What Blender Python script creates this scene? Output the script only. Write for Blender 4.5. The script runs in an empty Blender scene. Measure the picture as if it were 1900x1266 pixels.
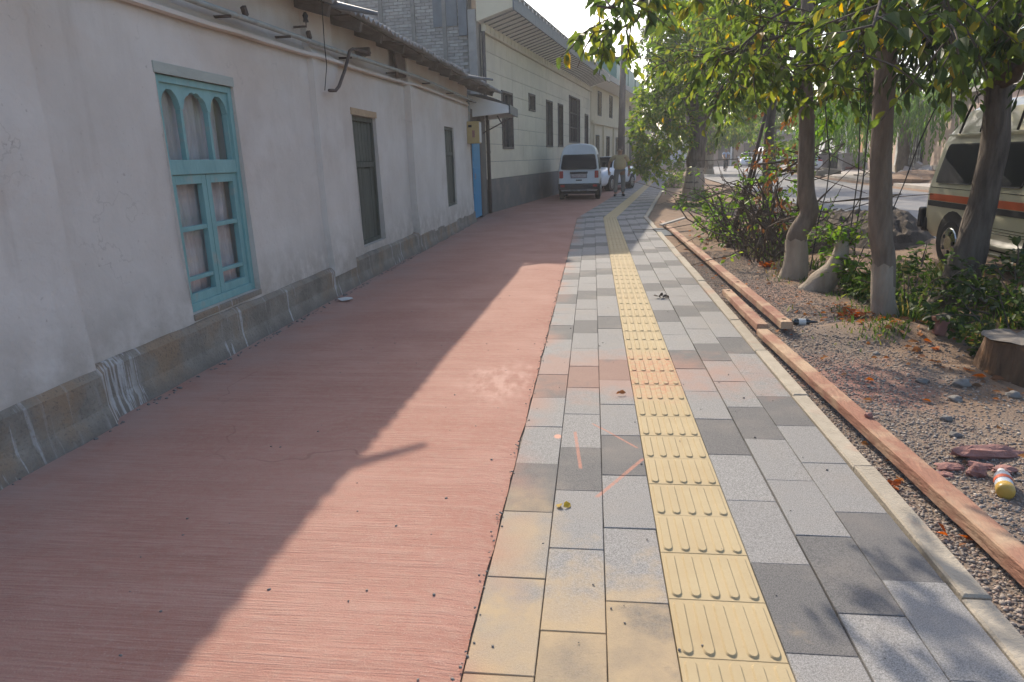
import bpy, bmesh, math, random
import numpy as np
from mathutils import Vector, Matrix, noise as mn
random.seed(7); np.random.seed(7)
S = bpy.context.scene
COL = S.collection
# ------------------------------------------------------------------ camera, sky, sun, exposure
cd = bpy.data.cameras.new('camera'); cam = bpy.data.objects.new('camera', cd); COL.objects.link(cam)
CR = np.array([[0.9932065576777372, -0.004889752647094021, 0.11626187726417311],
               [0.11353768615061868, 0.2596124092522728, -0.9590154278142734],
               [-0.02549367783398518, 0.9657005163513586, 0.2584039185252738]])
cam.matrix_world = Matrix([list(CR[0])+[0.0], list(CR[1])+[0.0], list(CR[2])+[1.45], [0, 0, 0, 1]])
cd.sensor_width = 36; cd.lens = 24.006; cd.clip_start = .05; cd.clip_end = 3000
cd.dof.use_dof = True; cd.dof.focus_distance = 5.0; cd.dof.aperture_fstop = 8
S.camera = cam
SUNV = Vector((-2.4, 7.5, 5.2)).normalized()
W = bpy.data.worlds.new('World'); S.world = W; W.use_nodes = True
wn = W.node_tree.nodes; bg = wn['Background']
sky = wn.new('ShaderNodeTexSky'); sky.sky_type = 'NISHITA'; sky.sun_disc = False
sky.sun_elevation = math.asin(SUNV.z); sky.sun_rotation = math.atan2(SUNV.x, SUNV.y)
sky.dust_density = 3.0; sky.air_density = 1.0; sky.ozone_density = 1.0; sky.altitude = 400
W.node_tree.links.new(sky.outputs[0], bg.inputs[0]); bg.inputs[1].default_value = 0.15
sl = bpy.data.lights.new('sun', 'SUN'); sl.energy = 3.15; sl.angle = math.radians(.6); sl.color = (1, .89, .74)
sun = bpy.data.objects.new('sun', sl); COL.objects.link(sun)
sun.rotation_euler = SUNV.to_track_quat('Z', 'Y').to_euler(); sun.location = (0, 0, 30)
S.view_settings.view_transform = 'Standard'; S.view_settings.look = 'None'
S.view_settings.exposure = 0.88; S.view_settings.gamma = 1; S.view_settings.use_curve_mapping = False
S.render.engine = 'CYCLES'
S.cycles.use_denoising = True
S.cycles.max_bounces = 6; S.cycles.transparent_max_bounces = 8

# ------------------------------------------------------------------ helpers
WL = {}      # object name -> world location of its origin (unrotated roots)
def tag(o, label=None, cat=None, group=None, kind=None):
    if label: o['label'] = label
    if cat: o['category'] = cat
    if group: o['group'] = group
    if kind: o['kind'] = kind
    return o
def thing(name, label, cat, loc=(0, 0, 0), rz=0, group=None):
    o = bpy.data.objects.new(name, None); COL.objects.link(o); o.empty_display_size = .2
    o.location = loc; o.rotation_euler = (0, 0, rz)
    WL[o.name] = (Vector(loc), rz)
    return tag(o, label, cat, group)
class MB:
    def __init__(s): s.v = []; s.f = []; s.m = []
    def add(s, vs, fs, m=0):
        b = len(s.v); s.v += [tuple(v) for v in vs]
        s.f += [tuple(i+b for i in f) for f in fs]; s.m += [m]*len(fs); return s
    def box(s, x0, x1, y0, y1, z0, z1, m=0):
        return s.add([(x0,y0,z0),(x1,y0,z0),(x1,y1,z0),(x0,y1,z0),(x0,y0,z1),(x1,y0,z1),(x1,y1,z1),(x0,y1,z1)],
                     [(0,3,2,1),(4,5,6,7),(0,1,5,4),(1,2,6,5),(2,3,7,6),(3,0,4,7)], m)
    def obox(s, c, size, rot=Matrix.Identity(3), m=0, ch=0):
        hx, hy, hz = [k/2 for k in size]; c = Vector(c)
        vs = [c+rot@Vector((a*hx, b*hy, d*hz)) for d in (-1, 1) for a, b in ((-1,-1),(1,-1),(1,1),(-1,1))]
        return s.add(vs, [(0,3,2,1),(4,5,6,7),(0,1,5,4),(1,2,6,5),(2,3,7,6),(3,0,4,7)], m)
    def beam(s, p0, p1, w, h, m=0, up=Vector((0,0,1))):
        p0 = Vector(p0); p1 = Vector(p1); d = (p1-p0).normalized(); x = d.cross(up).normalized(); z = x.cross(d)
        return s.obox((p0+p1)/2, (w, (p1-p0).length, h), Matrix((x, d, z)).transposed(), m)
    def cbox(s, x0, x1, y0, y1, z0, z1, c=.004, m=0):    # box with a chamfered top edge
        vs = [(x0,y0,z0),(x1,y0,z0),(x1,y1,z0),(x0,y1,z0),(x0,y0,z1-c),(x1,y0,z1-c),(x1,y1,z1-c),(x0,y1,z1-c),
              (x0+c,y0+c,z1),(x1-c,y0+c,z1),(x1-c,y1-c,z1),(x0+c,y1-c,z1)]
        fs = [(0,3,2,1),(8,9,10,11)]
        for i in range(4):
            j = (i+1) % 4; fs += [(i, j, j+4, i+4), (i+4, j+4, j+8, i+8)]
        return s.add(vs, fs, m)
    def tube(s, path, radii, n=8, m=0, cap=True, wob=0):
        path = [Vector(p) for p in path]
        if not hasattr(radii, '__len__'): radii = [radii]*len(path)
        vs = []; fs = []; x = None
        for i, p in enumerate(path):
            d = (path[min(i+1, len(path)-1)]-path[max(i-1, 0)]).normalized()
            if x is None: x = d.orthogonal().normalized()
            else: x = (x-d*x.dot(d)).normalized()
            y = d.cross(x)
            for k in range(n):
                a = 2*math.pi*k/n; r = radii[i]*(1+(wob*mn.noise(p*3+Vector((math.cos(a), math.sin(a), 0))*1.3) if wob else 0))
                vs.append(p+(x*math.cos(a)+y*math.sin(a))*r)
        for i in range(len(path)-1):
            for k in range(n):
                k2 = (k+1) % n; fs.append((i*n+k, i*n+k2, (i+1)*n+k2, (i+1)*n+k))
        if cap: fs += [tuple(range(n))[::-1], tuple((len(path)-1)*n+k for k in range(n))]
        return s.add(vs, fs, m)
    def ball(s, c, r, nu=10, nv=6, m=0, wob=0, seed=0):
        if not hasattr(r, '__len__'): r = (r, r, r)
        vs = []; fs = []
        for j in range(nv+1):
            t = math.pi*j/nv
            for k in range(nu):
                a = 2*math.pi*k/nu; d = Vector((math.sin(t)*math.cos(a), math.sin(t)*math.sin(a), math.cos(t)))
                q = 1+(wob*mn.noise(d*1.7+Vector((seed*3.1, seed, 0))) if wob else 0)
                vs.append((c[0]+d.x*r[0]*q, c[1]+d.y*r[1]*q, c[2]+d.z*r[2]*q))
        for j in range(nv):
            for k in range(nu):
                k2 = (k+1) % nu; fs.append((j*nu+k, (j+1)*nu+k, (j+1)*nu+k2, j*nu+k2))
        return s.add(vs, fs, m)
    def prism(s, poly, fn, d0, d1, m=0):       # poly of 2D points, fn(a,b,d) -> 3D point
        n = len(poly)
        vs = [fn(a, b, d0) for a, b in poly]+[fn(a, b, d1) for a, b in poly]
        return s.add(vs, [tuple(range(n))[::-1], tuple(range(n, 2*n))]+[(i, (i+1) % n, n+(i+1) % n, n+i) for i in range(n)], m)
    def mesh(s, name, mats, off=None, smooth=False):
        me = bpy.data.meshes.new(name)
        v = s.v if off is None else [(a-off[0], b-off[1], c-off[2]) for a, b, c in s.v]
        me.from_pydata(v, [], s.f)
        for mt in (mats if isinstance(mats, (list, tuple)) else [mats]): me.materials.append(mt)
        if any(s.m): me.polygons.foreach_set('material_index', s.m)
        if smooth: me.polygons.foreach_set('use_smooth', [True]*len(s.f))
        bm = bmesh.new(); bm.from_mesh(me); bmesh.ops.recalc_face_normals(bm, faces=bm.faces); bm.to_mesh(me); bm.free()
        me.update(); return me
    def build(s, name, mats, parent=None, smooth=False, local=False, bevel=0, origin=None):
        off = None
        if parent is not None and not local: off = WL[parent.name][0]
        if parent is None and origin is not None: off = Vector(origin)
        me = s.mesh(name, mats, off, smooth)
        o = bpy.data.objects.new(name, me); COL.objects.link(o)
        if parent is not None:
            o.parent = parent; WL[o.name] = WL[parent.name]
        else:
            o.location = off if off is not None else (0, 0, 0); WL[o.name] = (Vector(o.location), 0)
        if bevel:
            b = o.modifiers.new('bevel', 'BEVEL'); b.width = bevel; b.segments = 2; b.limit_method = 'ANGLE'
        return o
def put(name, me, parent, loc=(0, 0, 0), rot=(0, 0, 0)):
    o = bpy.data.objects.new(name, me); COL.objects.link(o); o.parent = parent
    o.location = loc; o.rotation_euler = rot; return o
def copy_tree(o, parent=None):
    c = o.copy(); COL.objects.link(c); c.parent = parent
    for ch in list(o.children): copy_tree(ch, c)
    return c
def rects(y0, y1, z0, z1, ops):                   # rectangle minus openings -> list of rectangles
    ys = sorted({y0, y1}|{min(max(a, y0), y1) for o in ops for a in o[:2]}); zs = sorted({z0, z1}|{min(max(a, z0), z1) for o in ops for a in o[2:]})
    out = []
    for a, b in zip(ys, ys[1:]):
        run = None
        for c, d in zip(zs, zs[1:]):
            yc, zc = (a+b)/2, (c+d)/2
            hole = any(o[0] < yc < o[1] and o[2] < zc < o[3] for o in ops)
            if hole:
                if run: out.append((a, b, *run)); run = None
            else: run = (run[0], d) if run else (c, d)
        if run: out.append((a, b, *run))
    return out
# ------------------------------------------------------------------ materials
def mat(name, c1, c2=None, scale=6, rough=.85, bump=.0, bscale=60, stretch=(1, 1, 1), obj=False, spec=.3, metal=0,
        dirt=None, dscale=1.5, dlo=.5, dhi=.7, rnd=0, detail=6, coat=0, orand=False, island=None, trans=0, speck=0, trans_col=None):
    m = bpy.data.materials.new(name); m.use_nodes = True; t = m.node_tree; N = t.nodes; L = t.links
    b = N['Principled BSDF']; b.inputs['Roughness'].default_value = rough; b.inputs['Specular IOR Level'].default_value = spec
    b.inputs['Metallic'].default_value = metal; b.inputs['Coat Weight'].default_value = coat
    if obj:
        co = N.new('ShaderNodeTexCoord').outputs['Object']
    else:
        co = N.new('ShaderNodeNewGeometry').outputs['Position']
    mp = N.new('ShaderNodeMapping'); mp.inputs['Scale'].default_value = stretch; L.new(co, mp.inputs['Vector']); co2 = mp.outputs[0]
    def noise(sc, det=6, v=co2, r=.6):
        n = N.new('ShaderNodeTexNoise'); n.inputs['Scale'].default_value = sc; n.inputs['Detail'].default_value = det
        n.inputs['Roughness'].default_value = r; L.new(v, n.inputs['Vector']); return n.outputs['Fac']
    def ramp(fac, lo, hi):
        r = N.new('ShaderNodeMapRange'); r.inputs['From Min'].default_value = lo; r.inputs['From Max'].default_value = hi
        L.new(fac, r.inputs['Value']); return r.outputs[0]
    def mix(f, a, bb, ty='MIX'):
        x = N.new('ShaderNodeMix'); x.data_type = 'RGBA'; x.blend_type = ty
        for s_, v in ((0, f), (6, a), (7, bb)):
            if isinstance(v, (int, float)): x.inputs[s_].default_value = v
            elif isinstance(v, tuple): x.inputs[s_].default_value = (*v, 1)
            else: L.new(v, x.inputs[s_])
        return x.outputs[2]
    col = c1
    if island:
        g = N.new('ShaderNodeNewGeometry'); cr = N.new('ShaderNodeValToRGB'); L.new(N.new('ShaderNodeObjectInfo').outputs['Random'] if orand else g.outputs['Random Per Island'], cr.inputs[0])
        els = cr.color_ramp.elements
        while len(els) < len(island): els.new(.5)
        for e, (p, c) in zip(els, island): e.position = p; e.color = (*c, 1)
        col = cr.outputs[0]
    elif c2 is not None: col = mix(ramp(noise(scale, detail), .3, .7), c1, c2)
    if speck:
        col = mix(ramp(noise(230, 2, co), .35, .65), col, tuple(k*speck for k in c1), 'MIX') if not island else col
    if dirt is not None: col = mix(ramp(noise(dscale, 5, co), dlo, dhi), col, dirt)
    if rnd:
        oi = N.new('ShaderNodeObjectInfo'); mr = N.new('ShaderNodeMapRange'); L.new(oi.outputs['Random'], mr.inputs['Value'])
        mr.inputs['To Min'].default_value = 1-rnd; mr.inputs['To Max'].default_value = 1+rnd
        hs = N.new('ShaderNodeHueSaturation'); L.new(mr.outputs[0], hs.inputs['Value'])
        if isinstance(col, tuple): hs.inputs['Color'].default_value = (*col, 1)
        else: L.new(col, hs.inputs['Color'])
        col = hs.outputs[0]
    if isinstance(col, tuple): b.inputs['Base Color'].default_value = (*col, 1)
    else: L.new(col, b.inputs['Base Color'])
    if bump:
        bp = N.new('ShaderNodeBump'); bp.inputs['Strength'].default_value = bump; bp.inputs['Distance'].default_value = .02
        L.new(noise(bscale, 4), bp.inputs['Height']); L.new(bp.outputs[0], b.inputs['Normal'])
    if trans:
        tr = N.new('ShaderNodeBsdfTranslucent'); ms = N.new('ShaderNodeMixShader'); ms.inputs[0].default_value = trans
        if isinstance(col, tuple): tr.inputs[0].default_value = (*col, 1)
        else:
            br = N.new('ShaderNodeHueSaturation'); br.inputs['Value'].default_value = 1.9; br.inputs['Saturation'].default_value = 1.1
            L.new(col, br.inputs['Color']); L.new(br.outputs[0], tr.inputs[0])
        L.new(b.outputs[0], ms.inputs[1]); L.new(tr.outputs[0], ms.inputs[2]); L.new(ms.outputs[0], N['Material Output'].inputs[0])
    m['nodes_col'] = 0
    return m
def flat(name, c, rough=.5, metal=0, spec=.4, coat=0): return mat(name, c, rough=rough, metal=metal, spec=spec, coat=coat)
M = {}
M['plaster'] = mat('lime_plaster', (.60, .575, .55), (.52, .49, .465), 2.2, .92, .25, 26, dirt=(.48, .37, .29), dscale=.75, dlo=.55, dhi=.78, spec=.15)
M['lime'] = mat('lime_wash', (.47, .465, .46), (.22, .205, .18), 30, .9, .3, 50)
M['turq'] = mat('turquoise_paint', (.235, .43, .425), (.18, .345, .345), 9, .6, .2, 40, (1, 1, .4), dirt=(.30, .36, .33), dscale=6, dlo=.58, dhi=.72)
M['glass'] = flat('window_glass', (.03, .035, .04), .06, 0, .6)
M['pane'] = bpy.data.materials.new('clear_pane')
M['pane'].use_nodes = True
_t = M['pane'].node_tree; _n = _t.nodes
_tr = _n.new('ShaderNodeBsdfTransparent'); _gl = _n.new('ShaderNodeBsdfGlossy'); _gl.inputs['Roughness'].default_value = .05
_mx = _n.new('ShaderNodeMixShader'); _mx.inputs[0].default_value = .07
_t.links.new(_tr.outputs[0], _mx.inputs[1]); _t.links.new(_gl.outputs[0], _mx.inputs[2])
_t.links.new(_mx.outputs[0], _n['Material Output'].inputs[0])
M['curtain'] = mat('net_curtain', (.50, .49, .50), (.38, .37, .38), 20, .95, .3, 40, (1, 3, .3))
M['shutter'] = mat('weathered_boards', (.13, .14, .115), (.08, .085, .07), 12, .9, .6, 60, (1, 1, .12))
M['wood'] = mat('old_timber', (.13, .105, .085), (.075, .06, .05), 10, .9, .5, 50, (1, .25, 1))
M['slate'] = mat('asbestos_sheet', (.30, .30, .295), (.19, .19, .185), 5, .9, .3, 60, dirt=(.12, .115, .1), dscale=3)
M['pipe'] = mat('gas_pipe_paint', (.34, .36, .34), (.24, .25, .23), 12, .6, .15, 40, dirt=(.33, .24, .16), dscale=7, dlo=.6, dhi=.75)
M['rust'] = mat('rusty_iron', (.12, .085, .07), (.07, .055, .05), 18, .8, .3, 60)
M['red'] = None
M['kerb'] = mat('kerb_concrete', (.44, .385, .305), (.35, .305, .24), 9, .9, .35, 70, dirt=(.45, .28, .2), dscale=1.9, dlo=.58, dhi=.75, rnd=.08)
M['joint'] = mat('joint_sand', (.13, .115, .10), (.20, .175, .15), 30, .95, .3, 80)
M['beam'] = mat('red_oxide_wood', (.36, .19, .125), (.28, .13, .09), 7, .85, .6, 40, (1, .25, 1), dirt=(.46, .32, .21), dscale=3.2, dlo=.44, dhi=.62)
M['black'] = flat('black_rubber', (.02, .02, .02), .7)
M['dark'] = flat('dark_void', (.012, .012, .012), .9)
M['pebble'] = mat('pebble_stone', (.3, .29, .27), rough=.8, island=[(0, (.12, .11, .105)), (.3, (.24, .205, .18)), (.6, (.33, .28, .235)), (.8, (.29, .19, .145)), (1, (.48, .43, .37))])
M['asphalt'] = mat('asphalt', (.15, .15, .155), (.20, .195, .19), 3, .72, .3, 180, dirt=(.27, .24, .21), dscale=.35, dlo=.5, dhi=.75)
M['walk'] = mat('pale_concrete', (.45, .41, .36), (.38, .34, .30), 2, .9, .2, 50)
M['bark'] = mat('grey_brown_bark', (.25, .195, .15), (.14, .11, .085), 14, .95, 1.0, 38, (1, 1, .25))
M['bark2'] = mat('furrowed_bark', (.19, .155, .125), (.07, .056, .046), 16, .95, 1.0, 30, (1, 1, .18))
M['white_bark'] = mat('whitewashed_bark', (.43, .365, .29), (.26, .21, .16), 7, .95, .7, 45, (1, 1, .3))
M['twig'] = mat('twig_bark', (.09, .07, .055), (.13, .1, .08), 14, .95, .4, 40)
G = lambda *a: [(i/(len(a)-1), c) for i, c in enumerate(a)]
M['leaf'] = mat('walnut_leaf', (.07, .11, .03), rough=.55, spec=.3, trans=.52, island=[(0, (.045, .075, .02)), (.45, (.075, .11, .025)), (.8, (.13, .17, .03)), (.93, (.18, .19, .03)), (1, (.34, .22, .03))])
M['leaf_single'] = mat('single_walnut_leaf', (.07, .11, .03), rough=.5, spec=.35, trans=.42, orand=True, island=[(0, (.045, .07, .02)), (.55, (.07, .10, .025)), (.84, (.12, .15, .03)), (.93, (.24, .20, .03)), (1, (.42, .25, .03))])
M['leaf_green'] = mat('green_leaf', (.07, .13, .03), rough=.5, spec=.35, trans=.64, island=[(0, (.06, .11, .015)), (.5, (.11, .18, .02)), (.85, (.17, .22, .03)), (1, (.26, .24, .04))])
M['leaf_dark'] = mat('dark_leaf', (.035, .06, .02), rough=.5, spec=.3, trans=.3, island=[(0, (.025, .045, .015)), (.7, (.045, .07, .02)), (1, (.07, .09, .03))])
M['leaf_willow'] = mat('willow_leaf', (.1, .17, .04), rough=.5, trans=.5, island=[(0, (.06, .12, .02)), (.6, (.09, .17, .03)), (1, (.15, .20, .05))])
M['leaf_dry'] = mat('dry_leaf', (.3, .1, .03), rough=.8, trans=.3, island=[(0, (.40, .10, .02)), (.4, (.34, .15, .05)), (.7, (.22, .10, .05)), (1, (.12, .07, .04))])
M['leaf_brown'] = mat('brown_vine_leaf', (.2, .1, .05), rough=.8, trans=.3, island=[(0, (.26, .09, .03)), (.4, (.18, .10, .05)), (1, (.10, .06, .035))])
M['leaf_yellow'] = mat('yellow_leaf', (.45, .33, .05), rough=.7, trans=.3, island=[(0, (.45, .33, .05)), (1, (.36, .22, .04))])
M['leaf_orange'] = mat('orange_leaf', (.5, .12, .02), rough=.7, trans=.3, island=[(0, (.44, .10, .02)), (1, (.30, .09, .03))])
M['weed'] = mat('weed_leaf', (.08, .13, .03), rough=.6, trans=.4, island=[(0, (.035, .06, .018)), (.4, (.06, .10, .025)), (.8, (.10, .16, .03)), (.93, (.2, .2, .05)), (1, (.25, .17, .07))])
M['leaf_bright'] = mat('bright_leaf', (.12, .2, .03), rough=.5, trans=.5, island=[(0, (.07, .14, .02)), (.5, (.11, .2, .03)), (1, (.2, .24, .04))])
M['carwhite'] = mat('white_car_paint', (.74, .77, .82), rough=.25, coat=.4)
M['vanwhite'] = mat('dusty_white_car_paint', (.62, .65, .67), (.57, .59, .61), 3, .4, coat=.2, obj=True)
M['vanbeige'] = mat('beige_car_paint', (.48, .45, .315), (.44, .41, .285), 3, .35, coat=.3, obj=True, dirt=(.36, .31, .22), dscale=2, dlo=.55, dhi=.8)
M['autoglass'] = flat('tinted_car_glass', (.012, .014, .016), .28, 0, .12)
M['trimblack'] = flat('black_plastic', (.025, .025, .027), .6)
M['redlens'] = flat('red_lens', (.35, .03, .025), .25)
M['orangestripe'] = flat('orange_red_stripe', (.48, .10, .035), .4)
M['chrome'] = flat('chrome', (.7, .7, .7), .15, 1)
M['plate'] = mat('number_plate', (.45, .42, .42), (.3, .22, .22), 18, .5, obj=True)
M['tyre'] = mat('tyre_rubber', (.025, .025, .025), rough=.8)
M['steel'] = flat('steel_grey', (.35, .35, .35), .4, .8)
M['clad'] = mat('cream_cladding', (.67, .61, .48), (.61, .55, .425), 4, .8, .12, 40, rnd=.035, dirt=(.56, .51, .40), dscale=.6)
M['cream'] = mat('cream_render', (.62, .54, .39), (.55, .475, .34), 2, .9, .15, 30)
M['dado'] = mat('grey_dado', (.17, .165, .155), (.13, .125, .12), 2.5, .85, .2, 40, dirt=(.22, .2, .17), dscale=1.2)
M['soffit'] = mat('white_soffit_sheet', (.80, .79, .74), (.74, .73, .68), 2, .6)
M['fascia'] = mat('grey_sheet_metal', (.125, .145, .16), (.095, .11, .122), 5, .55, metal=.2)
M['brown'] = mat('brown_frame', (.10, .085, .075), (.07, .06, .055), 8, .6)
M['brick'] = mat('greyed_brick', (.36, .34, .31), (.26, .245, .225), 9, .92, .4, 50, rnd=.18)
M['mortar'] = mat('mortar', (.22, .21, .19), (.16, .155, .14), 8, .95)
M['teal'] = mat('teal_roof_sheet', (.012, .15, .135), (.01, .115, .108), 1.2, .5)
M['bluedoor'] = mat('blue_door_paint', (.03, .27, .50), (.028, .23, .43), 7, .5, .1, 30)
M['yellowbox'] = mat('cream_yellow_paint', (.50, .38, .17), (.44, .32, .14), 8, .6)
M['whitebox'] = flat('white_paint', (.6, .6, .58), .5)
M['concrete'] = mat('weathered_concrete', (.34, .32, .29), (.25, .235, .215), 4, .9, .3, 40)
M['pole'] = mat('dark_concrete_pole', (.15, .12, .105), (.11, .09, .08), 6, .9, .3, 30)
M['pink'] = mat('pink_render', (.50, .38, .31), (.44, .33, .27), 2, .9)
M['whitewall'] = mat('white_render', (.56, .56, .56), (.48, .48, .48), 1.5, .9, .2, 20)
M['orangewall'] = mat('orange_render', (.50, .27, .14), (.42, .22, .12), 2, .9)
M['redroof'] = mat('red_roof', (.32, .09, .06), (.25, .07, .05), 3, .8)
M['iron'] = flat('dark_iron', (.03, .03, .032), .5, .5)
M['skin'] = flat('skin', (.30, .17, .11), .55)
M['hair'] = flat('grey_hair', (.10, .09, .085), .8)
M['shirt'] = mat('tan_shirt', (.50, .40, .24), (.44, .35, .20), 6, .9, obj=True)
M['trousers'] = mat('grey_trousers', (.22, .22, .21), (.19, .19, .18), 6, .9, obj=True)
M['shirt2'] = flat('pale_blue_shirt', (.45, .52, .68), .9)
M['navy'] = flat('dark_trousers', (.025, .028, .035), .9)
M['stumpbark'] = mat('brown_stump_bark', (.20, .12, .07), (.09, .06, .04), 12, .95, 1, 26, (1, 1, .2), dirt=(.30, .16, .07), dscale=6, dlo=.55, dhi=.7)
M['stone'] = mat('grey_stone', (.26, .24, .22), (.17, .16, .15), 9, .9, .5, 40)
M['redclay'] = mat('red_stained_stone', (.36, .19, .16), (.27, .14, .12), 10, .9, .5, 40)
M['endgrain'] = mat('cut_wood', (.24, .21, .18), (.15, .13, .11), 12, .9, .3, 60)
M['pet'] = flat('cloudy_plastic', (.50, .52, .56), .25)
M['juice'] = flat('yellow_juice', (.50, .32, .07), .3)
M['orangeband'] = flat('orange_label', (.60, .12, .05), .5)
# hand made materials: red concrete, pavers, tactile tiles, ground
def nodes(name):
    m = bpy.data.materials.new(name); m.use_nodes = True
    return m, m.node_tree.nodes, m.node_tree.links
class NT:
    def __init__(s, name, rough=.85, spec=.25):
        s.m, s.N, s.L = nodes(name); s.b = s.N['Principled BSDF']; s.b.inputs['Roughness'].default_value = rough
        s.b.inputs['Specular IOR Level'].default_value = spec
        s.pos = s.N.new('ShaderNodeNewGeometry').outputs['Position']
    def noise(s, sc, det=5, stretch=(1, 1, 1), off=(0, 0, 0), r=.6):
        mp = s.N.new('ShaderNodeMapping'); mp.inputs['Scale'].default_value = stretch; mp.inputs['Location'].default_value = off
        s.L.new(s.pos, mp.inputs[0]); n = s.N.new('ShaderNodeTexNoise'); n.inputs['Scale'].default_value = sc
        n.inputs['Detail'].default_value = det; n.inputs['Roughness'].default_value = r; s.L.new(mp.outputs[0], n.inputs[0]); return n.outputs['Fac']
    def rng(s, f, a, b, c=0, d=1):
        r = s.N.new('ShaderNodeMapRange'); s.L.new(f, r.inputs[0])
        for i, v in zip((1, 2, 3, 4), (a, b, c, d)): r.inputs[i].default_value = v
        return r.outputs[0]
    def math(s, op, a, b):
        x = s.N.new('ShaderNodeMath'); x.operation = op; x.use_clamp = op != 'ADD'
        for i, v in enumerate((a, b)):
            if isinstance(v, (int, float)): x.inputs[i].default_value = v
            else: s.L.new(v, x.inputs[i])
        return x.outputs[0]
    def mix(s, f, a, b, ty='MIX'):
        x = s.N.new('ShaderNodeMix'); x.data_type = 'RGBA'; x.blend_type = ty
        for i, v in ((0, f), (6, a), (7, b)):
            if isinstance(v, (int, float)): x.inputs[i].default_value = v
            elif isinstance(v, tuple): x.inputs[i].default_value = (*v, 1)
            else: s.L.new(v, x.inputs[i])
        return x.outputs[2]
    def xyz(s):
        p = s.N.new('ShaderNodeSeparateXYZ'); s.L.new(s.pos, p.inputs[0]); return p.outputs
    def spot(s, x, y, rx, ry, soft=.5, wob=.8):     # stain centred on a place of the ground, with a ragged edge
        mp = s.N.new('ShaderNodeMapping'); mp.inputs['Location'].default_value = (-x/rx, -y/ry, 0); mp.inputs['Scale'].default_value = (1/rx, 1/ry, 0)
        s.L.new(s.pos, mp.inputs[0]); ln = s.N.new('ShaderNodeVectorMath'); ln.operation = 'LENGTH'; s.L.new(mp.outputs[0], ln.inputs[0])
        d = s.math('ADD', ln.outputs['Value'], s.rng(s.noise(6, 4), .3, .7, -wob/2, wob/2))
        return s.rng(d, 1+soft/2, 1-soft/2, 0, 1)
    def done(s, col, height=None, strength=.3, dist=.02):
        if isinstance(col, tuple): s.b.inputs['Base Color'].default_value = (*col, 1)
        else: s.L.new(col, s.b.inputs['Base Color'])
        if height is not None:
            bp = s.N.new('ShaderNodeBump'); bp.inputs['Strength'].default_value = strength; bp.inputs['Distance'].default_value = dist
            s.L.new(height, bp.inputs['Height']); s.L.new(bp.outputs[0], s.b.inputs['Normal'])
        return s.m
n = NT('streaked_lime_plaster', .93, .12)
pat = n.noise(1.5, 7); c = n.mix(n.rng(pat, .33, .68), (.635, .595, .545), (.55, .51, .46))
x_, y_, z_ = n.xyz()
c = n.mix(n.math('MULTIPLY', n.rng(n.noise(6, 5, (1, 1, .12)), .52, .72, 0, .65), n.rng(n.noise(.9, 4), .4, .65)), c, (.44, .39, .34))
c = n.mix(n.math('MULTIPLY', n.rng(z_, 1.7, 2.75), n.rng(n.noise(1.2, 5, (1, .6, 1), (2, 7, 1)), .38, .62, .1, .75)), c, (.50, .38, .28))
c = n.mix(n.math('MULTIPLY', n.rng(z_, .8, .38), n.rng(n.noise(5, 5), .35, .6, .05, .75)), c, (.40, .36, .31))
c = n.mix(n.math('MULTIPLY', n.rng(n.noise(.7, 6, (1, 1, 1), (4, 1, 8)), .56, .70), .55), c, (.45, .385, .33))
c = n.mix(n.rng(n.noise(28, 3), .68, .74, 0, .5), c, (.33, .28, .24))
vo = n.N.new('ShaderNodeTexVoronoi'); vo.feature = 'DISTANCE_TO_EDGE'; vo.inputs['Scale'].default_value = .8
wv = n.N.new('ShaderNodeVectorMath'); wv.operation = 'ADD'; n.L.new(n.pos, wv.inputs[0])
nz_ = n.N.new('ShaderNodeTexNoise'); nz_.inputs['Scale'].default_value = 3; nz_.inputs['Detail'].default_value = 6; n.L.new(n.pos, nz_.inputs[0]); n.L.new(nz_.outputs['Color'], wv.inputs[1]); n.L.new(wv.outputs[0], vo.inputs['Vector'])
ck = n.math('MULTIPLY', n.rng(vo.outputs['Distance'], .006, .002), n.rng(n.noise(1.1, 3), .54, .62, 0, .28)); c = n.mix(ck, c, (.28, .25, .22))
M['plaster'] = n.done(c, n.math('ADD', n.noise(5, 6), n.math('MULTIPLY', n.noise(30, 5), .3)), .45, .03)
n = NT('stained_cement_plinth', .93, .12)
c = n.mix(n.rng(n.noise(4, 7), .33, .68), (.31, .28, .235), (.20, .178, .15)); c = n.mix(n.rng(n.noise(2.1, 6, (1, 1, 1), (3, 8, 2)), .50, .66, 0, .8), c, (.33, .235, .155))
c = n.mix(n.rng(n.noise(60, 4), .56, .70, 0, .6), c, (.13, .115, .10)); c = n.mix(n.rng(n.xyz()[2], .10, .0, 0, .6), c, (.17, .15, .135))
run = n.math('MULTIPLY', n.rng(n.noise(26, 3, (.4, 1, .045)), .56, .63), n.rng(n.noise(1.3, 3, (0, 1, 0), (0, 2.2, 0)), .50, .57)); run = n.math('MULTIPLY', run, n.rng(n.noise(50, 4), .30, .50, .3, 1))
run2 = n.math('MULTIPLY', n.rng(n.noise(30, 3, (.4, 1, .05), (0, 5, 0)), .50, .56), n.spot(-2.8, 3.62, 1.5, .2, .5, .3)); c = n.mix(n.math('MULTIPLY', n.math('MAXIMUM', run, run2), .85), c, (.50, .495, .485))
M['plinth'] = n.done(c, n.math('ADD', n.noise(7, 7), n.math('MULTIPLY', n.noise(45, 5), .4)), .8, .03)
n = NT('red_brushed_concrete', .9, .2)
br = n.noise(120, 2, (.03, 1, 1)); br2 = n.noise(11, 2, (.02, 1, 1)); pat = n.noise(1.3, 7); fine = n.noise(150, 3); mid = n.noise(22, 5)
gm = n.rng(n.noise(.9, 4, (1, 1, 1), (5, 3, 0)), .36, .60, .15, 1)
c = n.mix(n.rng(pat, .33, .68), (.352, .168, .126), (.43, .24, .188))
c = n.mix(n.rng(mid, .42, .66, 0, .45), c, (.40, .26, .20))
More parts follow.
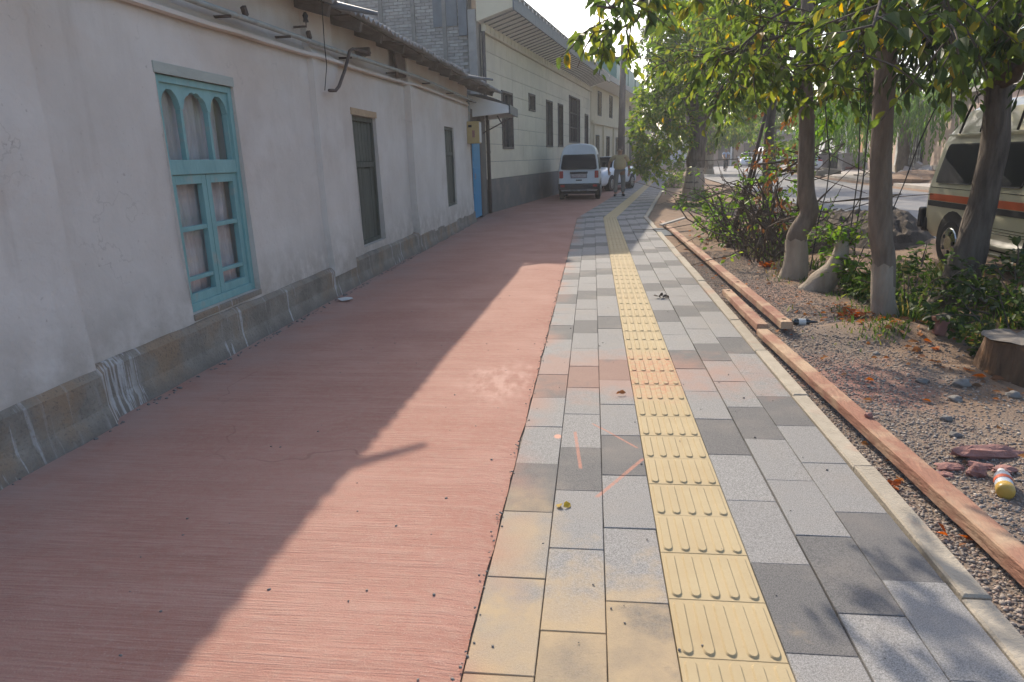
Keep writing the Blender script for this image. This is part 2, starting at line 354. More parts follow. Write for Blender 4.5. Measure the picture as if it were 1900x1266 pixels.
c = n.mix(n.math('MULTIPLY', n.rng(br, .50, .66), n.math('MULTIPLY', gm, .26)), c, (.54, .36, .30))
c = n.mix(n.math('MULTIPLY', n.rng(br, .48, .36), n.math('MULTIPLY', gm, .28)), c, (.24, .12, .098))
c = n.mix(n.math('MULTIPLY', n.rng(br2, .54, .62), .10), c, (.50, .33, .27)); c = n.mix(n.math('MULTIPLY', n.rng(br2, .47, .40), .10), c, (.27, .135, .11))
c = n.mix(n.rng(fine, .60, .70, 0, .55), c, (.24, .13, .105)); c = n.mix(n.rng(n.noise(190, 2, (1, 1, 1), (7, 2, 0)), .62, .70, 0, .5), c, (.55, .42, .36))
c = n.mix(n.rng(n.noise(.6, 6, (1, 1, 1), (11, 3, 0)), .55, .68, 0, .4), c, (.30, .155, .125))
c = n.mix(n.math('MULTIPLY', n.spot(-.62, 4.35, .22, .35, .8), n.math('MULTIPLY', n.rng(n.noise(14, 3, (1, .4, 1)), .4, .6), .5)), c, (.60, .40, .33))
c = n.mix(n.math('MULTIPLY', n.rng(n.xyz()[0], -2.1, -2.9), n.rng(n.noise(3, 5), .35, .6, .2, .8)), c, (.36, .27, .235))
vo = n.N.new('ShaderNodeTexVoronoi'); vo.feature = 'DISTANCE_TO_EDGE'; vo.inputs['Scale'].default_value = .45
wv = n.N.new('ShaderNodeVectorMath'); wv.operation = 'ADD'; n.L.new(n.pos, wv.inputs[0])
nz_ = n.N.new('ShaderNodeTexNoise'); nz_.inputs['Scale'].default_value = 1.1; nz_.inputs['Detail'].default_value = 3; n.L.new(n.pos, nz_.inputs[0]); n.L.new(nz_.outputs['Color'], wv.inputs[1]); n.L.new(wv.outputs[0], vo.inputs['Vector'])
c = n.mix(n.math('MULTIPLY', n.rng(vo.outputs['Distance'], .0028, .001), n.rng(n.noise(.8, 3), .52, .62, 0, .4)), c, (.17, .08, .065))
h = n.math('ADD', n.math('ADD', n.math('MULTIPLY', br, gm), n.math('MULTIPLY', br2, .9)), n.math('ADD', n.math('MULTIPLY', mid, .5), n.math('MULTIPLY', fine, .5)))
M['red'] = n.done(c, h, .5, .008)
def paver_mat(name, c1, c2, c3):
    n = NT(name, .82, .25)
    g = n.noise(260, 2); g2 = n.noise(120, 2, (1, 1, 1), (3, 1, 0)); pat = n.noise(2.4, 5)
    oi = n.N.new('ShaderNodeObjectInfo')
    c = n.mix(n.rng(g, .40, .60), tuple(k*.85 for k in c1), tuple(k*1.12 for k in c2)); c = n.mix(n.rng(g2, .58, .66, 0, .7), c, c3)
    c = n.mix(n.rng(pat, .5, .75, 0, .35), c, (.33, .28, .23))
    c = n.mix(n.rng(oi.outputs['Random'], 0, 1, 0, .22), c, (.18, .17, .165))
    sand = n.math('MAXIMUM', n.spot(-.1, 1.55, .55, .62, .6), n.math('MULTIPLY', n.spot(-.3, 2.35, .16, .4, .9), .75))
    c = n.mix(n.math('MULTIPLY', sand, n.rng(n.noise(5, 5), .3, .65, .45, .95)), c, (.44, .33, .20))
    # red paint dust trodden from the strip and sprayed marks
    x, y, z = n.xyz()
    edge = n.math('MULTIPLY', n.rng(x, -.19, -.38), n.rng(n.noise(1.7, 3), .42, .62))
    band = n.math('MULTIPLY', n.spot(.1, 4.55, 1.0, .42, .9), .55)
    c = n.mix(n.math('MULTIPLY', n.math('MAXIMUM', n.math('MULTIPLY', edge, .75), band), .8), c, (.43, .21, .14))
    def line(ax, ay, bx, by, w):
        dx, dy = bx-ax, by-ay; ln = math.hypot(dx, dy); dx /= ln; dy /= ln
        t = n.math('ADD', n.math('ADD', -(ax*dx+ay*dy), 0), 0)
        def dot(p, q, off):
            a = n.N.new('ShaderNodeVectorMath'); a.operation = 'DOT_PRODUCT'; n.L.new(n.pos, a.inputs[0]); a.inputs[1].default_value = (p, q, 0)
            return n.math('ADD', a.outputs['Value'], off)
        al = dot(dx, dy, -(ax*dx+ay*dy)); ac = dot(-dy, dx, ax*dy-ay*dx)
        ab = n.N.new('ShaderNodeMath'); ab.operation = 'ABSOLUTE'; n.L.new(ac, ab.inputs[0])
        k = n.math('MULTIPLY', n.rng(ab.outputs[0], w, w*.5), n.math('MULTIPLY', n.rng(al, 0, .02), n.rng(al, ln, ln-.02)))
        return n.math('MULTIPLY', k, n.rng(n.noise(60, 3), .3, .55, .3, .95))
    for seg in ((.02, 2.74, .26, 3.17, .012), (-.05, 3.02, -.09, 3.5, .011), (.0, 3.62, .24, 3.28, .008)):
        c = n.mix(n.math('MULTIPLY', line(*seg), .8), c, (.50, .22, .15))
    c = n.mix(n.spot(-.18, 3.42, .02, .028, .3, .1), c, (.62, .33, .24))
    return n.done(c, n.math('ADD', g, g2), .35, .004)
M['pav_light'] = paver_mat('light_grey_paver', (.228, .221, .21), (.325, .316, .303), (.15, .146, .142))
M['pav_dark'] = paver_mat('dark_grey_paver', (.115, .112, .11), (.165, .16, .155), (.08, .08, .08))
n = NT('yellow_tactile_tile', .8, .25)
c = n.mix(n.rng(n.noise(3, 5), .35, .7), (.46, .365, .215), (.41, .315, .18)); c = n.mix(n.rng(n.noise(90, 3), .58, .72, 0, .3), c, (.36, .25, .12))
oi = n.N.new('ShaderNodeObjectInfo'); c = n.mix(n.rng(oi.outputs['Random'], 0, 1, 0, .2), c, (.43, .36, .23))
c = n.mix(n.math('MULTIPLY', n.spot(.42, 4.55, .5, .45, .9), n.rng(n.noise(25, 4), .4, .6, .1, .65)), c, (.47, .20, .12))
M['tactile'] = n.done(c, n.noise(160, 3), .2, .004)
n = NT('dry_earth', .95, .15)
c = n.mix(n.rng(n.noise(1.3, 6), .35, .68), (.25, .165, .11), (.32, .225, .155)); c = n.mix(n.rng(n.noise(45, 5), .5, .72, 0, .7), c, (.19, .14, .105))
c = n.mix(n.rng(n.noise(130, 3), .6, .72, 0, .8), c, (.36, .30, .245))
grav = n.math('MULTIPLY', n.rng(n.math('ADD', n.xyz()[0], n.rng(n.noise(1.8, 4), .3, .7, -.5, .5)), 2.6, 1.9), n.rng(n.xyz()[1], 11, 8.5))
c = n.mix(n.math('MULTIPLY', grav, n.rng(n.noise(70, 3), .4, .6, .4, 1)), c, (.23, .19, .16))
c = n.mix(n.math('MULTIPLY', n.spot(1.75, 4.55, .38, .5, .9), n.rng(n.noise(60, 4), .35, .6, .2, .8)), c, (.37, .17, .14))
c = n.mix(n.math('MULTIPLY', n.spot(1.9, 7.6, .4, .8, 1), n.rng(n.noise(60, 4), .4, .65, .1, .6)), c, (.36, .18, .14))
c = n.mix(n.rng(n.noise(.9, 4, (1, 1, 1), (9, 4, 0)), .58, .7, 0, .4), c, (.13, .105, .08))
M['earth'] = n.done(c, n.math('ADD', n.noise(60, 5), n.math('MULTIPLY', n.noise(170, 2), .6)), .7, .02)
# ------------------------------------------------------------------ ground, road, pavement
D2 = Vector((.125, 1)).normalized(); N2 = Vector((D2.y, -D2.x))
def path(u, s):                       # across, along -> ground point (the street bends to the right after 17 m)
    if s <= 17: return Vector((u, s))
    return Vector((.42, 17))+D2*(s-17)+N2*(u-.42)
def lat(x, y):
    return x if y < 17 else x-.125*(y-17)
def interp(y, pts):
    for (a, xa), (b, xb) in zip(pts, pts[1:]):
        if y <= b: return xa+(xb-xa)*max(0, (y-a))/(b-a)
    return pts[-1][1]
RL = [(-20, 5.5), (16.5, 5.6), (42, 6.6), (78, 11), (140, 21), (300, 60)]
RR = [(-20, 10.4), (29, 11.2), (45, 12.6), (75, 17), (140, 28), (300, 70)]
def sm(a, b, x):
    t = min(1, max(0, (x-a)/(b-a))); return t*t*(3-2*t)
def gauss(x, y, cx, cy, rx, ry): return math.exp(-((x-cx)/rx)**2-((y-cy)/ry)**2)
def gh(x, y):
    l = lat(x, y)
    if l < 1.30: return -.13
    z = -.045+.03*mn.noise(Vector((x*.9, y*.9, 0)))+.014*mn.noise(Vector((x*4, y*4, 3)))
    if l > 2.0: z += .045*mn.noise(Vector((x*1.6, y*1.6, 7)))*sm(2, 2.6, l)
    z += .10*gauss(x, y, 2.45, 5.75, .75, .33)+.05*gauss(x, y, 2.9, 5.3, .5, .3)
    z -= .22*gauss(l, 0, 3.35, 0, .38, 1)*sm(1, 3, y)*(1-sm(15, 20, y))
    z += .18*gauss(x, y, 5.0, 11.8, .5, .8)+.12*gauss(x, y, 2.3, 15.8, .5, .9)
    z += .05*gauss(x, y, 2.2, 3.4, .35, .5)
    rl, rr = interp(y, RL), interp(y, RR)
    if x > rl-.1: z = z+(-.06-z)*sm(rl-.1, rl+.3, x)
    if x > rr+.4: z = -.05
    return z
xs = np.concatenate([[-700, -200, -60, -20, -8, -3, 0, .6, 1.2], np.arange(1.29, 6.6, .055), np.arange(6.7, 14, .5), [15, 17, 20, 24, 30, 45, 80, 200, 700]])
ys = np.concatenate([[-300, -60, -15, -4, -1, 0], np.arange(.6, 18, .06), np.arange(18, 32, .25), np.arange(33, 80, 1.5), [85, 95, 110, 140, 200, 350, 800, 1500]])
mb = MB(); nx, ny = len(xs), len(ys)
mb.v = [(float(x), float(y), gh(float(x), float(y))) for y in ys for x in xs]
mb.f = [(j*nx+i, j*nx+i+1, (j+1)*nx+i+1, (j+1)*nx+i) for j in range(ny-1) for i in range(nx-1)]
mb.m = [0]*len(mb.f)
tag(mb.build('ground', M['earth'], smooth=True), kind='structure')
# road
mb = MB(); yy = list(np.arange(-20, 150, 4.))+[200, 300]
for y in yy:
    a, b = interp(y, RL), interp(y, RR)
    for k in range(9):
        x = a+(b-a)*k/8+(.12*mn.noise(Vector((y*.7, k, 0))) if k in (0, 8) else 0); mb.v.append((x, y, -.012+.02*(1-(k/4-1)**2)))
for j in range(len(yy)-1):
    for k in range(8): mb.f.append((j*9+k, j*9+k+1, (j+1)*9+k+1, (j+1)*9+k)); mb.m.append(0)
tag(mb.build('road', M['asphalt'], smooth=True), kind='structure')
# far pavement beyond the road
mb = MB()
for y in yy:
    b = interp(y, RR)
    mb.v += [(b+.9, y, -.06), (b+.9, y, .07), (b+1.02, y, .08), (b+9, y, .10)]
for j in range(len(yy)-1):
    for k in range(3): mb.f.append((j*4+k, j*4+k+1, (j+1)*4+k+1, (j+1)*4+k)); mb.m.append(0)
tag(mb.build('far_pavement', M['walk']), kind='structure')
# red concrete strip beside the houses
mb = MB(); yr = list(np.arange(-2, 17, .12))+list(np.arange(17, 62, .5)); nc = 21
for s in yr:
    wob = .013*mn.noise(Vector((s*3.1, 0, 0)))+.008*mn.noise(Vector((s*11, 2, 0)))
    pr = path(-.378+wob, s); w = -3.0 if s < 18 else -3.0+.155*(s-18)
    for k in range(nc):
        t = k/(nc-1); x = w+(pr.x-w)*t; y = s+(pr.y-s)*t
        z = .004*mn.noise(Vector((x*.8, y*1.6, 1)))+.003*mn.noise(Vector((x*.5, y*9, 4)))-(.012 if k == nc-1 else 0)
        mb.v.append((x, y, z))
for j in range(len(yr)-1):
    for k in range(nc-1): mb.f.append((j*nc+k, j*nc+k+1, (j+1)*nc+k+1, (j+1)*nc+k)); mb.m.append(0)
tag(mb.build('red_concrete_strip', M['red'], smooth=True), kind='structure')
# pavement: bedding sheet, pavers, tactile tiles, kerb stones
mb = MB(); ss = [-1]+list(range(0, 17))+[17]+list(range(19, 63, 2))
for s in ss:
    for u in (-.385, 1.225): p = path(u, s); mb.v.append((p.x, p.y, -.022))
for j in range(len(ss)-1): mb.f.append((j*2, j*2+1, j*2+3, j*2+2)); mb.m.append(0)
pave = tag(mb.build('pavement', M['joint']), kind='structure')
PW, PL = .2095, .475
def pmesh(nm, m_):
    return MB().cbox(-PW/2+.0013, PW/2-.0013, -PL/2+.0014, PL/2-.0014, -.05, 0, .0022).mesh(nm, m_)
pm_l, pm_d = pmesh('light_paver', M['pav_light']), pmesh('dark_paver', M['pav_dark'])
tm = MB(); TW, TL = .318, .2815
tm.cbox(-TW/2+.001, TW/2-.001, -TL/2+.0008, TL/2-.0008, -.05, -.001, .0015)
for k in range(5):
    x = -TW/2+TW*(k+.5)/5; hw = .0195; pts = []
    for i in range(7): a = math.pi*i/6; pts.append((x+hw*math.cos(a), TL/2-.030+hw*math.sin(a)))
    for i in range(7): a = math.pi+math.pi*i/6; pts.append((x+hw*math.cos(a), -TL/2+.030+hw*math.sin(a)))
    b = len(tm.v); nn = len(pts); inn = [((px-x)*.70+x, py*.965) for px, py in pts]
    tm.v += [(px, py, -.002) for px, py in pts]+[(px, py, .0052) for px, py in inn]
    tm.f += [(b+i, b+(i+1) % nn, b+nn+(i+1) % nn, b+nn+i) for i in range(nn)]+[tuple(b+nn+i for i in range(nn))]; tm.m += [0]*(nn+1)
tmesh = tm.mesh('tactile_tile', M['tactile'])
cols = [(-.265, 1.65, 0), (-.055, 1.855, 0), (.155, 2.02, 0), (.685, 1.81, 1), (.90, 2.015, 1), (1.11, 2.21, 1)]
light, dark, cnt = MB(), MB(), 0
rows = []
for ci, (u, s0, side) in enumerate(cols):
    for k in range(-4, 120):
        sc = s0+PL*(k+.5)
        if sc < .5 or sc > 58: continue
        isd = ((k-2) % 3 == 0) if ci < 2 else ((k+1) % 3 == 0) if ci == 2 else (k % 3 == 0)
        rows.append((sc, u, isd))
rows.sort()
for sc, u, isd in rows:
    p = path(u, sc); a = 0 if sc <= 17 else -math.atan2(.125, 1)
    dz = random.uniform(-.0022, .0012); tilt = (random.gauss(0, .003), random.gauss(0, .004), a+random.gauss(0, .002))
    if cnt < 300:
        put('paver', pm_d if isd else pm_l, pave, (p.x, p.y, dz), tilt); cnt += 1
    else:
        R_ = Matrix.Rotation(a, 3, 'Z'); mbb = dark if isd else light
        q = [Vector((p.x, p.y, 0))+R_@Vector((sx*(PW/2-.002), sy*(PL/2-.0025), z)) for z in (-.03, 0) for sx, sy in ((-1,-1),(1,-1),(1,1),(-1,1))]
        mbb.add(q, [(4,5,6,7),(0,1,5,4),(1,2,6,5),(2,3,7,6),(3,0,4,7)])
tag(light.build('paver', M['pav_light'], pave, local=True), kind='stuff'); tag(dark.build('paver', M['pav_dark'], pave, local=True), kind='stuff')
k = 0; s = .5
far = MB()
while s < 58:
    p = path(.42, s); a = 0 if s <= 17 else -math.atan2(.125, 1)
    if k < 150: put('tactile_tile', tmesh, pave, (p.x, p.y, random.uniform(-.001, .001)), (0, 0, a))
    else:
        R_ = Matrix.Rotation(a, 3, 'Z'); far.add([Vector((p.x, p.y, 0))+R_@Vector((sx*TW/2, sy*.139, 0)) for sx, sy in ((-1,-1),(1,-1),(1,1),(-1,1))], [(0,1,2,3)])
    s += TL; k += 1
tag(far.build('tactile_tile', M['tactile'], pave, local=True), kind='stuff')
km = MB().cbox(-.050, .042, -.497, .497, -.12, .012, .008).mesh('kerb_stone', M['kerb'])
kerb = thing('kerb', 'cream concrete kerb edging the right side of the grey pavers', 'kerb', (1.276, 0, 0))
for i in range(0, 58):
    s = .62+i*1.0; p = path(1.276, s); a = 0 if s <= 17 else -math.atan2(.125, 1)
    put('kerb_stone', km, kerb, (p.x-1.276+random.gauss(0, .003), p.y, random.uniform(-.006, .003)), (0, random.gauss(0, .01), a+random.gauss(0, .004)))

# gravel: loose pebbles on the verge
def ico():
    bm = bmesh.new(); bmesh.ops.create_icosphere(bm, subdivisions=1, radius=1)
    v = np.array([x.co[:] for x in bm.verts]); f = np.array([[q.index for q in x.verts] for x in bm.faces]); bm.free(); return v, f
IV, IF = ico()
def tri_mesh(name, V, F, m_, smooth=False):
    me = bpy.data.meshes.new(name); k = F.shape[1]
    me.vertices.add(len(V)); me.vertices.foreach_set('co', V.astype(np.float32).ravel())
    me.loops.add(F.size); me.loops.foreach_set('vertex_index', F.astype(np.int32).ravel())
    me.polygons.add(len(F)); me.polygons.foreach_set('loop_start', np.arange(0, F.size, k, dtype=np.int32))
    me.polygons.foreach_set('loop_total', np.full(len(F), k, dtype=np.int32))
    if smooth: me.polygons.foreach_set('use_smooth', np.ones(len(F), dtype=bool))
    me.materials.append(m_); me.update(calc_edges=True); return me
rng = np.random.default_rng(5)
def pebbles(pts, sz):
    n_ = len(pts); sc = sz[:, None]*rng.uniform(.55, 1.25, (n_, 3))*np.array([1, 1, .65])
    a = rng.uniform(0, 6.28, n_); ca, sa = np.cos(a), np.sin(a)
    V = IV[None]*sc[:, None]; V = V*(1+rng.uniform(-.18, .18, (n_, len(IV), 1)))
    x = V[..., 0]*ca[:, None]-V[..., 1]*sa[:, None]; y = V[..., 0]*sa[:, None]+V[..., 1]*ca[:, None]
    V = np.stack([x, y, V[..., 2]], -1)+pts[:, None]
    F = IF[None]+(np.arange(n_)*len(IV))[:, None, None]
    return V.reshape(-1, 3), F.reshape(-1, 3)
pts = []; sz = []
while len(pts) < 46000:
    y = 1.2+9.8*rng.random()**1.7; x = 1.335+1.6*rng.random()**1.25
    dens = 1-sm(2.0, 2.9, x+.5*mn.noise(Vector((x*2, y*2, 0))))*.93
    if gauss(x, y, 2.45, 5.75, .6, .28) > .35: dens *= .12
    if rng.random() > dens: continue
    r = .004+.0075*rng.random()**2.5; pts.append((x, y, gh(x, y)+r*.25)); sz.append(r)
V, F = pebbles(np.array(pts), np.array(sz))
o = bpy.data.objects.new('gravel', tri_mesh('gravel', V, F, M['pebble'])); COL.objects.link(o); tag(o, kind='stuff')
# ------------------------------------------------------------------ whitewashed house on the left
house = thing('plaster_house', 'long low whitewashed plaster house with turquoise arched window and grey cement plinth', 'house', (-2.93, 9, 0))
WIN1 = (4.60, 5.64, .40, 2.07); WIN2 = (8.50, 9.46, .40, 2.02); WIN3 = (13.46, 14.36, .55, 2.08)
OPS = [WIN1, WIN2, WIN3]
def pil(y):
    if y < 3.45: return .085
    if 7.28 < y < 8.02: return .055
    if y > 11.05: return .10
    return 0
def wx(y, z):
    e = min(min(abs(y-o[0]), abs(y-o[1])) for o in OPS)
    q = .016*mn.noise(Vector((y*.55, z*.7, 1)))+.008*mn.noise(Vector((y*2.2, z*2.2, 5)))+.003*mn.noise(Vector((y*7, z*7, 8)))
    top = -.035*sm(2.56, 2.62, z)
    return -2.935+pil(y)+q+top+.03*sm(.9, .3, z)
cy = set(np.round(np.arange(-4, 16.3, .16), 3)); cz = set(np.round(np.arange(.22, 3.16, .13), 3))
for o in OPS: cy |= {o[0], o[1]}; cz |= {o[2], o[3]}
cy |= {3.44, 3.46, 7.27, 7.29, 8.01, 8.03, 11.04, 11.06, 16.35}; cz |= {2.56, 2.62}
cy = sorted(cy); cz = sorted(cz)
mb = MB(); idx = {}
for i, y in enumerate(cy):
    for j, z in enumerate(cz): idx[i, j] = len(mb.v); mb.v.append((wx(y, z), y, z))
for i in range(len(cy)-1):
    for j in range(len(cz)-1):
        yc, zc = (cy[i]+cy[i+1])/2, (cz[j]+cz[j+1])/2
        if any(o[0] < yc < o[1] and o[2] < zc < o[3] for o in OPS): continue
        mb.f.append((idx[i, j], idx[i+1, j], idx[i+1, j+1], idx[i, j+1])); mb.m.append(0)
for (a, b, c, d), dp in zip(OPS, (.10, .15, .15)):          # window reveals
    f = [(wx(a, c), a, c), (wx(b, c), b, c), (wx(b, d), b, d), (wx(a, d), a, d)]
    g = [(-2.93-dp-.12, p[1], p[2]) for p in f]
    mb.add(f+g, [(i, (i+1) % 4, 4+(i+1) % 4, 4+i) for i in range(4)])
mb.add([(wx(16.35, z), 16.35, z) for z in (.22, 3.15)]+[(-7, 16.35, 3.15), (-7, 16.35, .22)], [(0, 1, 2, 3)])
mb.add([(-7, 17.45, 0), (-7, 17.45, 4), (-7, -4, 4), (-7, -4, 0)], [(0, 1, 2, 3)])
mb.add([(-2.85, -4, 0), (-2.85, -4, 3), (-7, -4, 4), (-7, -4, 0)], [(0, 1, 2, 3)])
mb.build('wall', M['plaster'], house, smooth=False)
# plinth
mb = MB(); py = list(np.arange(-4, 16.5, .12))+[16.5]
def pxf(y): return -2.86+(.07 if y < 3.5 else 0)+.012*mn.noise(Vector((y*2, 0, 4)))+(.06 if y > 11 else 0)
for y in py:
    t = .345-.0055*y+.012*mn.noise(Vector((y*2.6, 3, 0))); x = pxf(y); r = .006*mn.noise(Vector((y*9, 1, 0)))
    mb.v += [(x+.045+r, y, -.05), (x+.02+r*1.5, y, .05), (x+r, y, .12), (x-.004-r, y, t-.025), (x-.03, y, t+.012), (x-.14, y, t+.045)]
for j in range(len(py)-1):
    for k in range(5): mb.f.append((j*6+k, j*6+k+1, (j+1)*6+k+1, (j+1)*6+k)); mb.m.append(0)
mb.f.append(tuple(range(len(mb.v)-6, len(mb.v)))); mb.m.append(0)
plinth = mb.build('plinth', M['plinth'], house)
# turquoise window
wroot = MB(); X0 = -3.005
def win_box(nm, y0, y1, z0, z1, d0, d1, parent=house, m_='turq', bev=.004):
    return MB().box(X0+d0, X0+d1, y0, y1, z0, z1).build(nm, M[m_], parent, bevel=bev)
a, b, c, d = WIN1
fr = MB(); fr.box(X0-.03, X0+.055, a, a+.06, c, d); fr.box(X0-.03, X0+.055, b-.055, b, c, d); fr.box(X0-.03, X0+.055, a+.06, b-.055, d-.05, d); fr.box(X0-.03, X0+.055, a+.06, b-.055, c, c+.06)
fr.box(X0-.03, X0+.05, a+.06, b-.055, 1.395, 1.50)
win = fr.build('window', M['turq'], house, bevel=.004)
MB().box(X0+.02, X0+.082, a-.015, b+.015, d, d+.075).build('lintel_board', mat('pale_lintel', (.42, .45, .40), (.34, .36, .32), 9, .8, .3, 40, (1, .3, 1)), win, bevel=.004)
MB().box(X0-.06, X0+.11, a-.005, b+.005, c-.05, c-.002).build('sill', M['plinth'], win, bevel=.008)
# arched tracery panel: three lobed arches cut in a board
y0, y1, z0, z1 = a+.06, b-.055, 1.50, d-.05; w = y1-y0
def arch_poly(l, r, spring, top):
    n_ = 12; m_ = (l+r)/2; hw = (r-l)/2; pts = []
    for i in range(n_+1):
        t = i/n_; s_ = 2*t-1; z = spring+(top-spring)*(1-abs(s_)**2.2)**.7
        z += .012*abs(math.sin(t*math.pi*4))*(1 if hw > .13 else .4); pts.append((m_+s_*hw, z))
    return pts
edges = [(y0+.02, y0+w*.27), (y0+w*.31, y0+w*.67), (y0+w*.71, y1-.02)]
mbt = MB(); topz = z1
for (l, r), tp in zip(edges, (z1-.04, z1-.045, z1-.04)):
    pts = arch_poly(l, r, z1-.16, tp)
    for (p, q) in zip(pts, pts[1:]):
        poly = [p, q, (q[0], topz), (p[0], topz)]
        mbt.prism(poly, lambda y_, z_, dd: (dd, y_, z_), X0-.01, X0+.035)
xsd = [(y0, edges[0][0]), (edges[0][1], edges[1][0]), (edges[1][1], edges[2][0]), (edges[2][1], y1)]
for l, r in xsd: mbt.box(X0-.01, X0+.035, l, r, z1-.165, topz)
mbt.build('arched_tracery', M['turq'], win)
for l, r in xsd[1:3]: MB().box(X0-.01, X0+.03, l+.002, r-.002, z0, z1-.166).build('mullion', M['turq'], win, bevel=.003)
for l, r in (xsd[0], xsd[3]): MB().box(X0-.01, X0+.03, l, r, z0, z1-.166).build('mullion', M['turq'], win, bevel=.003)
ym = (y0+y1)/2
for l, r in ((y0, ym-.004), (ym+.004, y1)):
    s_ = MB(); s_.box(X0-.012, X0+.034, l, l+.06, c+.06, 1.392); s_.box(X0-.012, X0+.034, r-.06, r, c+.06, 1.392)
    s_.box(X0-.012, X0+.034, l+.06, r-.06, 1.325, 1.392); s_.box(X0-.012, X0+.034, l+.06, r-.06, c+.06, c+.125)
    s_.box(X0-.006, X0+.028, l+.06, r-.06, .985, 1.02); s_.box(X0-.006, X0+.028, l+.06, r-.06, .62, .65)
    s_.build('sash', M['turq'], win, bevel=.003)
MB().box(X0-.006, X0-.003, y0, y1, c+.06, z1).build('pane', M['pane'], win)
cu = MB(); n_ = 70
for i in range(n_):
    t = i/(n_-1); y = a+.03+(b-a-.06)*t; x = X0-.07+.016*math.sin(t*55)+.012*math.sin(t*23+1)
    for z in (c+.05, 1.0, d-.05): cu.v.append((x+.01*math.sin(z*5+t*20), y, z))
for i in range(n_-1):
    for k in range(2): cu.f.append((i*3+k, i*3+k+1, (i+1)*3+k+1, (i+1)*3+k)); cu.m.append(0)
cu.build('curtain', M['curtain'], win, smooth=True)
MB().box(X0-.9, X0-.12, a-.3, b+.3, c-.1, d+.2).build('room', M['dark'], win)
# board shutters in the two smaller windows
for (a, b, c, d), nb, xb in ((WIN2, 7, -3.02), (WIN3, 5, -2.90)):
    fr = MB()
    fr.box(xb-.03, xb+.045, a, a+.05, c, d); fr.box(xb-.03, xb+.045, b-.05, b, c, d); fr.box(xb-.03, xb+.045, a+.05, b-.05, d-.06, d); fr.box(xb-.03, xb+.045, a+.05, b-.05, c, c+.05)
    w_ = fr.build('window', M['shutter'], house, bevel=.004)
    for zz0, zz1 in ((c+.05, c+.98), (c+1.06, d-.06)):
        for k in range(nb):
            l = a+.05+(b-a-.1)*k/nb; r = a+.05+(b-a-.1)*(k+1)/nb
            MB().box(xb-.01, xb+.012+random.uniform(-.004, .004), l+.004, r-.004, zz0, min(zz1, d-.06)-random.uniform(0, .01)).build('plank', M['shutter'], w_)
    MB().box(xb-.01, xb+.032, a+.05, b-.05, c+.985, c+1.055).build('rail', M['shutter'], w_)
    MB().box(xb-.06, xb-.035, a, b, c, d).build('backing', M['dark'], w_)
MB().box(-3.08, -2.925, 8.47, 9.5, 2.022, 2.1).build('lintel', mat('bare_clay_lintel', (.46, .33, .2), (.38, .27, .17), 9, .9, .3, 40), house)
# roof: corrugated sheets, rafters, boards
def eave_x(y): return -2.60+max(0, y-6)*.033
def roof_z(x, y, ex): return 3.0+(-x+ex)*.30
for i in range(20):
    y0_ = -4+i*1.08; mb = MB(); nn = 29
    for j in range(nn):
        y = y0_+1.12*j/(nn-1)
        for x in (-7.2, -4.8, eave_x(y)-.01+random.uniform(-.006, .006)):
            mb.v.append((x, y, roof_z(x, y, eave_x(y))+.028*math.sin(y*2*math.pi/.16)+.012*(i % 2)))
    for j in range(nn-1):
        for k in range(2): mb.f.append((j*3+k, j*3+k+1, (j+1)*3+k+1, (j+1)*3+k)); mb.m.append(0)
    o = mb.build('roof_sheet', M['slate'], house, smooth=True); so = o.modifiers.new('thick', 'SOLIDIFY'); so.thickness = .012; so.offset = 1
for i in range(24):
    y = -3.6+i*.9; ex = eave_x(y)-.06-random.uniform(0, .1)
    p0 = (ex, y, roof_z(ex, y, eave_x(y))-.10); p1 = (-5, y, roof_z(-5, y, eave_x(y))-.10)
    MB().beam(p0, p1, .07, .11).build('rafter', M['wood'], house)
for i in range(11):
    y0_ = -3.9+i*1.95; ex = eave_x(y0_+1)-.10
    for k in range(2):
        x = ex-.02-k*.24; z = roof_z(x, 0, eave_x(y0_+1))-.042
        MB().beam((x-.1, y0_, z), (x-.1+random.uniform(-.03, .03), y0_+1.9+random.uniform(-.3, 0), z), .2, .016).build('eave_board', M['wood'], house)
for a, b in (((-2.75, 7.22, 3.02), (-2.22, 7.5, 2.93)), ((-2.6, 13.6, 3.0), (-1.93, 13.96, 2.93))): MB().tube([a, b], [.045, .02], 8).build('gutter_spout', M['fascia'], house)
# dark brown block standing for the niche at the wall top
MB().obox((-2.88, 10.7, 2.84), (.05, .5, .36), Matrix.Rotation(.12, 3, 'X')).build('niche_block', mat('niche_brown', (.17, .13, .11), (.13, .1, .085), 8, .95, .4, 30), house, bevel=.02)
# gas pipe along the house
pr = thing('gas_pipe', 'long grey gas pipe on brackets under the eaves of the whitewashed house', 'pipe', (-2.8, 9, 2.6))
pz = [(-4, 2.5), (5.1, 2.6), (7.7, 2.655), (11.4, 2.74), (16.9, 2.76), (19.2, 2.70)]
MB().tube([(-2.845+pil(y)*.75*(1 if y > 8.1 or y < 3 else 0), y, z) for y, z in pz], .024, 10).build('pipe', M['pipe'], pr, smooth=True)
for y in (1.8, 3.6, 5.5, 6.6, 8.3, 10.2, 12.0, 14.0, 16.2):
    z = interp(y, pz); MB().box(-2.96, -2.80+pil(y)*.75, y-.008, y+.008, z-.045, z-.025).build('bracket', M['rust'], pr)
for y in (5.9, 7.25): MB().obox((-2.88, y, interp(y, pz)+.07), (.04, .05, .08), Matrix.Rotation(.5, 3, 'X')).build('clamp', M['rust'], pr, bevel=.008)
led = MB()
for j, y in enumerate(np.arange(-4, 16.3, .3)):
    z = interp(y, pz)-.10+.01*mn.noise(Vector((y*2, 0, 0))); led.v += [(-2.90+pil(y)*.7, y, z-.04), (-2.865+pil(y)*.7, y, z-.03), (-2.865+pil(y)*.7, y, z), (-2.96, y, z+.02)]
